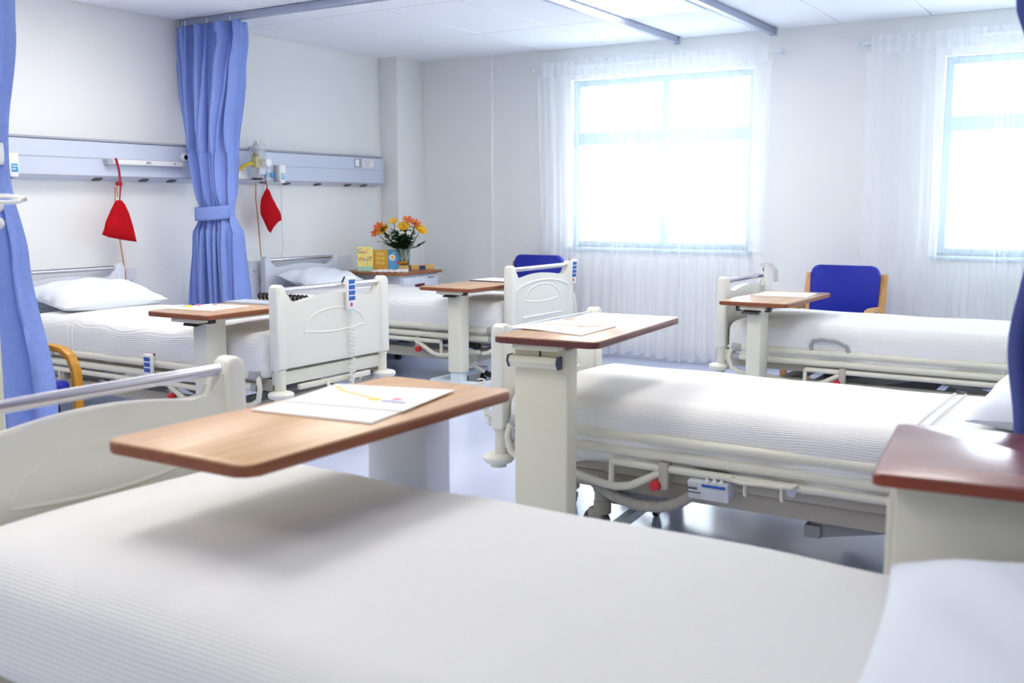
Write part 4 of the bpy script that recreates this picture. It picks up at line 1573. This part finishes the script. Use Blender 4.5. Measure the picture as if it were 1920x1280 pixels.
# ------------------------------------------------------------------ armchairs
def armchair(loc, rz, wm, label):
    """local: faces +x, width along y"""
    t = empty('armchair', loc, rz, label, 'chair')
    for sv in (-1, 1):
        y = sv * .275
        m = MB()
        pts = [(.27, 0), (.275, .2), (.28, .42), (.27, .50), (.235, .565), (.17, .597), (.08, .605), (-.04, .60), (-.14, .595)]
        rail_ = [Vector((x, y, z)) for x, z in pts]
        for a, b_ in zip(rail_, rail_[1:]):
            m.bar(a - (b_ - a).normalized() * .006, b_ + (b_ - a).normalized() * .006, .05, .032, .006)
        m.build('arm_frame', wm, t)
        q = MB()
        pts = [(-.33, 0), (-.29, .2), (-.25, .42), (-.25, .6), (-.29, .78), (-.31, .83)]
        rr_ = [Vector((x, y, z)) for x, z in pts]
        for a, b_ in zip(rr_, rr_[1:]):
            q.bar(a - (b_ - a).normalized() * .005, b_ + (b_ - a).normalized() * .005, .05, .034, .006)
        q.bar((-.25, y, .36), (.27, y, .36), .03, .05, .005)
        q.build('back_leg', wm, t)
    m = MB()
    m.box(-.24, .27, -.25, .25, .36, .45, .03, 3)
    m.build('seat', 'vinyl', t)
    s = MB()
    poly = rrect(.50, .40, .06)
    s.prism(poly, 'Z', -.03, .03, .02, 3)
    s.build('backrest', 'vinyl', t, loc=(-.262, 0, .70), rot=(0, math.radians(-84) + PI, PI) if False else (PI / 2, math.radians(7) * 0, PI / 2))
    return t


armchair((-4.985, 2.95, 0), 0, 'chairyellow', 'golden wood armchair with blue seat partly behind the pale blue curtain')
armchair((-1.98, 7.52, 0), -PI / 2, 'chairwood', 'blue vinyl armchair with pale wooden arms against the wall between the windows')
armchair((-4.72, 7.66, 0), -PI / 2, 'chairwood', 'blue vinyl armchair behind the farther left bed footboard, mostly hidden')
armchair((-.15, 3.14, 0), PI, 'chairwood', 'wooden armchair beside the middle right bed, only one arm showing')

# ------------------------------------------------------------------ equipment post with hook at the left edge
t = empty('equipment_post', (-2.855, 1.60, 0), 0, 'cream upright equipment post with white wire hook at the left picture edge', 'post')
MB().box(-.08, .08, -.07, .07, .08, 1.95, .012, 3).build('mast', 'cream', t)
b_ = MB()
for a in (.4, 1.97, 3.54, 5.11):
    b_.bar((0, 0, .08), (.26 * math.cos(a), .26 * math.sin(a), .075), .05, .035, .005)
b_.build('foot', 'cream', t)
b_ = MB()
for a in (.4, 1.97, 3.54, 5.11):
    b_.lathe([(.012, -.012), (.03, -.011), (.03, .011), (.012, .012)], (.25 * math.cos(a), .25 * math.sin(a), .03), 'X', 14)
b_.build('castor', 'black', t)
MB().tube([(.07, .01, 1.372), (.25, .012, 1.372), (.31, .01, 1.366), (.335, .005, 1.363), (.33, -.006, 1.358), (.28, -.012, 1.355), (.22, -.012, 1.357), (.07, -.012, 1.36)], .006, 8).build('wire_hook', 'white', t)
k = MB()
k.tube([(.08, 0, 1.345), (.21, 0, 1.345)], .006, 8).tube([(.08, 0, 1.30), (.21, 0, 1.30)], .006, 8)
k.ball((.215, .0, 1.345), .016).ball((.215, .0, 1.30), .016)
k.build('knob', 'white', t)


# ------------------------------------------------------------------ pieces that could be lifted off singly become parts of their own
def split(o):
    bm = bmesh.new()
    bm.from_mesh(o.data)
    bm.verts.ensure_lookup_table()
    seen, comps = set(), []
    for v in bm.verts:
        if v.index in seen:
            continue
        st, comp = [v], []
        seen.add(v.index)
        while st:
            q = st.pop()
            comp.append(q.index)
            for e in q.link_edges:
                w_ = e.other_vert(q)
                if w_.index not in seen:
                    seen.add(w_.index)
                    st.append(w_)
        comps.append(comp)
    out = []
    for comp in comps:
        keep = set(comp)
        b2 = bm.copy()
        b2.verts.ensure_lookup_table()
        bmesh.ops.delete(b2, geom=[v for v in b2.verts if v.index not in keep], context='VERTS')
        me = bpy.data.meshes.new(o.name.split('.')[0])
        b2.to_mesh(me)
        b2.free()
        for m in o.data.materials:
            me.materials.append(m)
        out.append(me)
    bm.free()
    return out


SPLIT = {'end_stop', 'bracket', 'rail_joint', 'folding_arm', 'rail_catch', 'brake_pedal', 'pedal_tip', 'pivot_bolt', 'lift_arm', 'stop_block',
         'handle_end', 'screw', 'foot', 'plug', 'button', 'small_outlet', 'underside_slot', 'socket_hole', 'knob', 'side_rail', 'castor'}
done = {}
for o in list(S.objects):
    if o.type != 'MESH' or o.name.split('.')[0] not in SPLIT or o.parent is None:
        continue
    if o.name.startswith('castor') and not o.parent.name.startswith('equipment'):
        continue
    key = o.data.name
    if key not in done:
        done[key] = split(o)
    parts_ = done[key]
    if len(parts_) < 2:
        continue
    for me in parts_[1:]:
        c = o.copy()
        c.data = me
        c.parent = o.parent
        COL.objects.link(c)
    o.data = parts_[0]
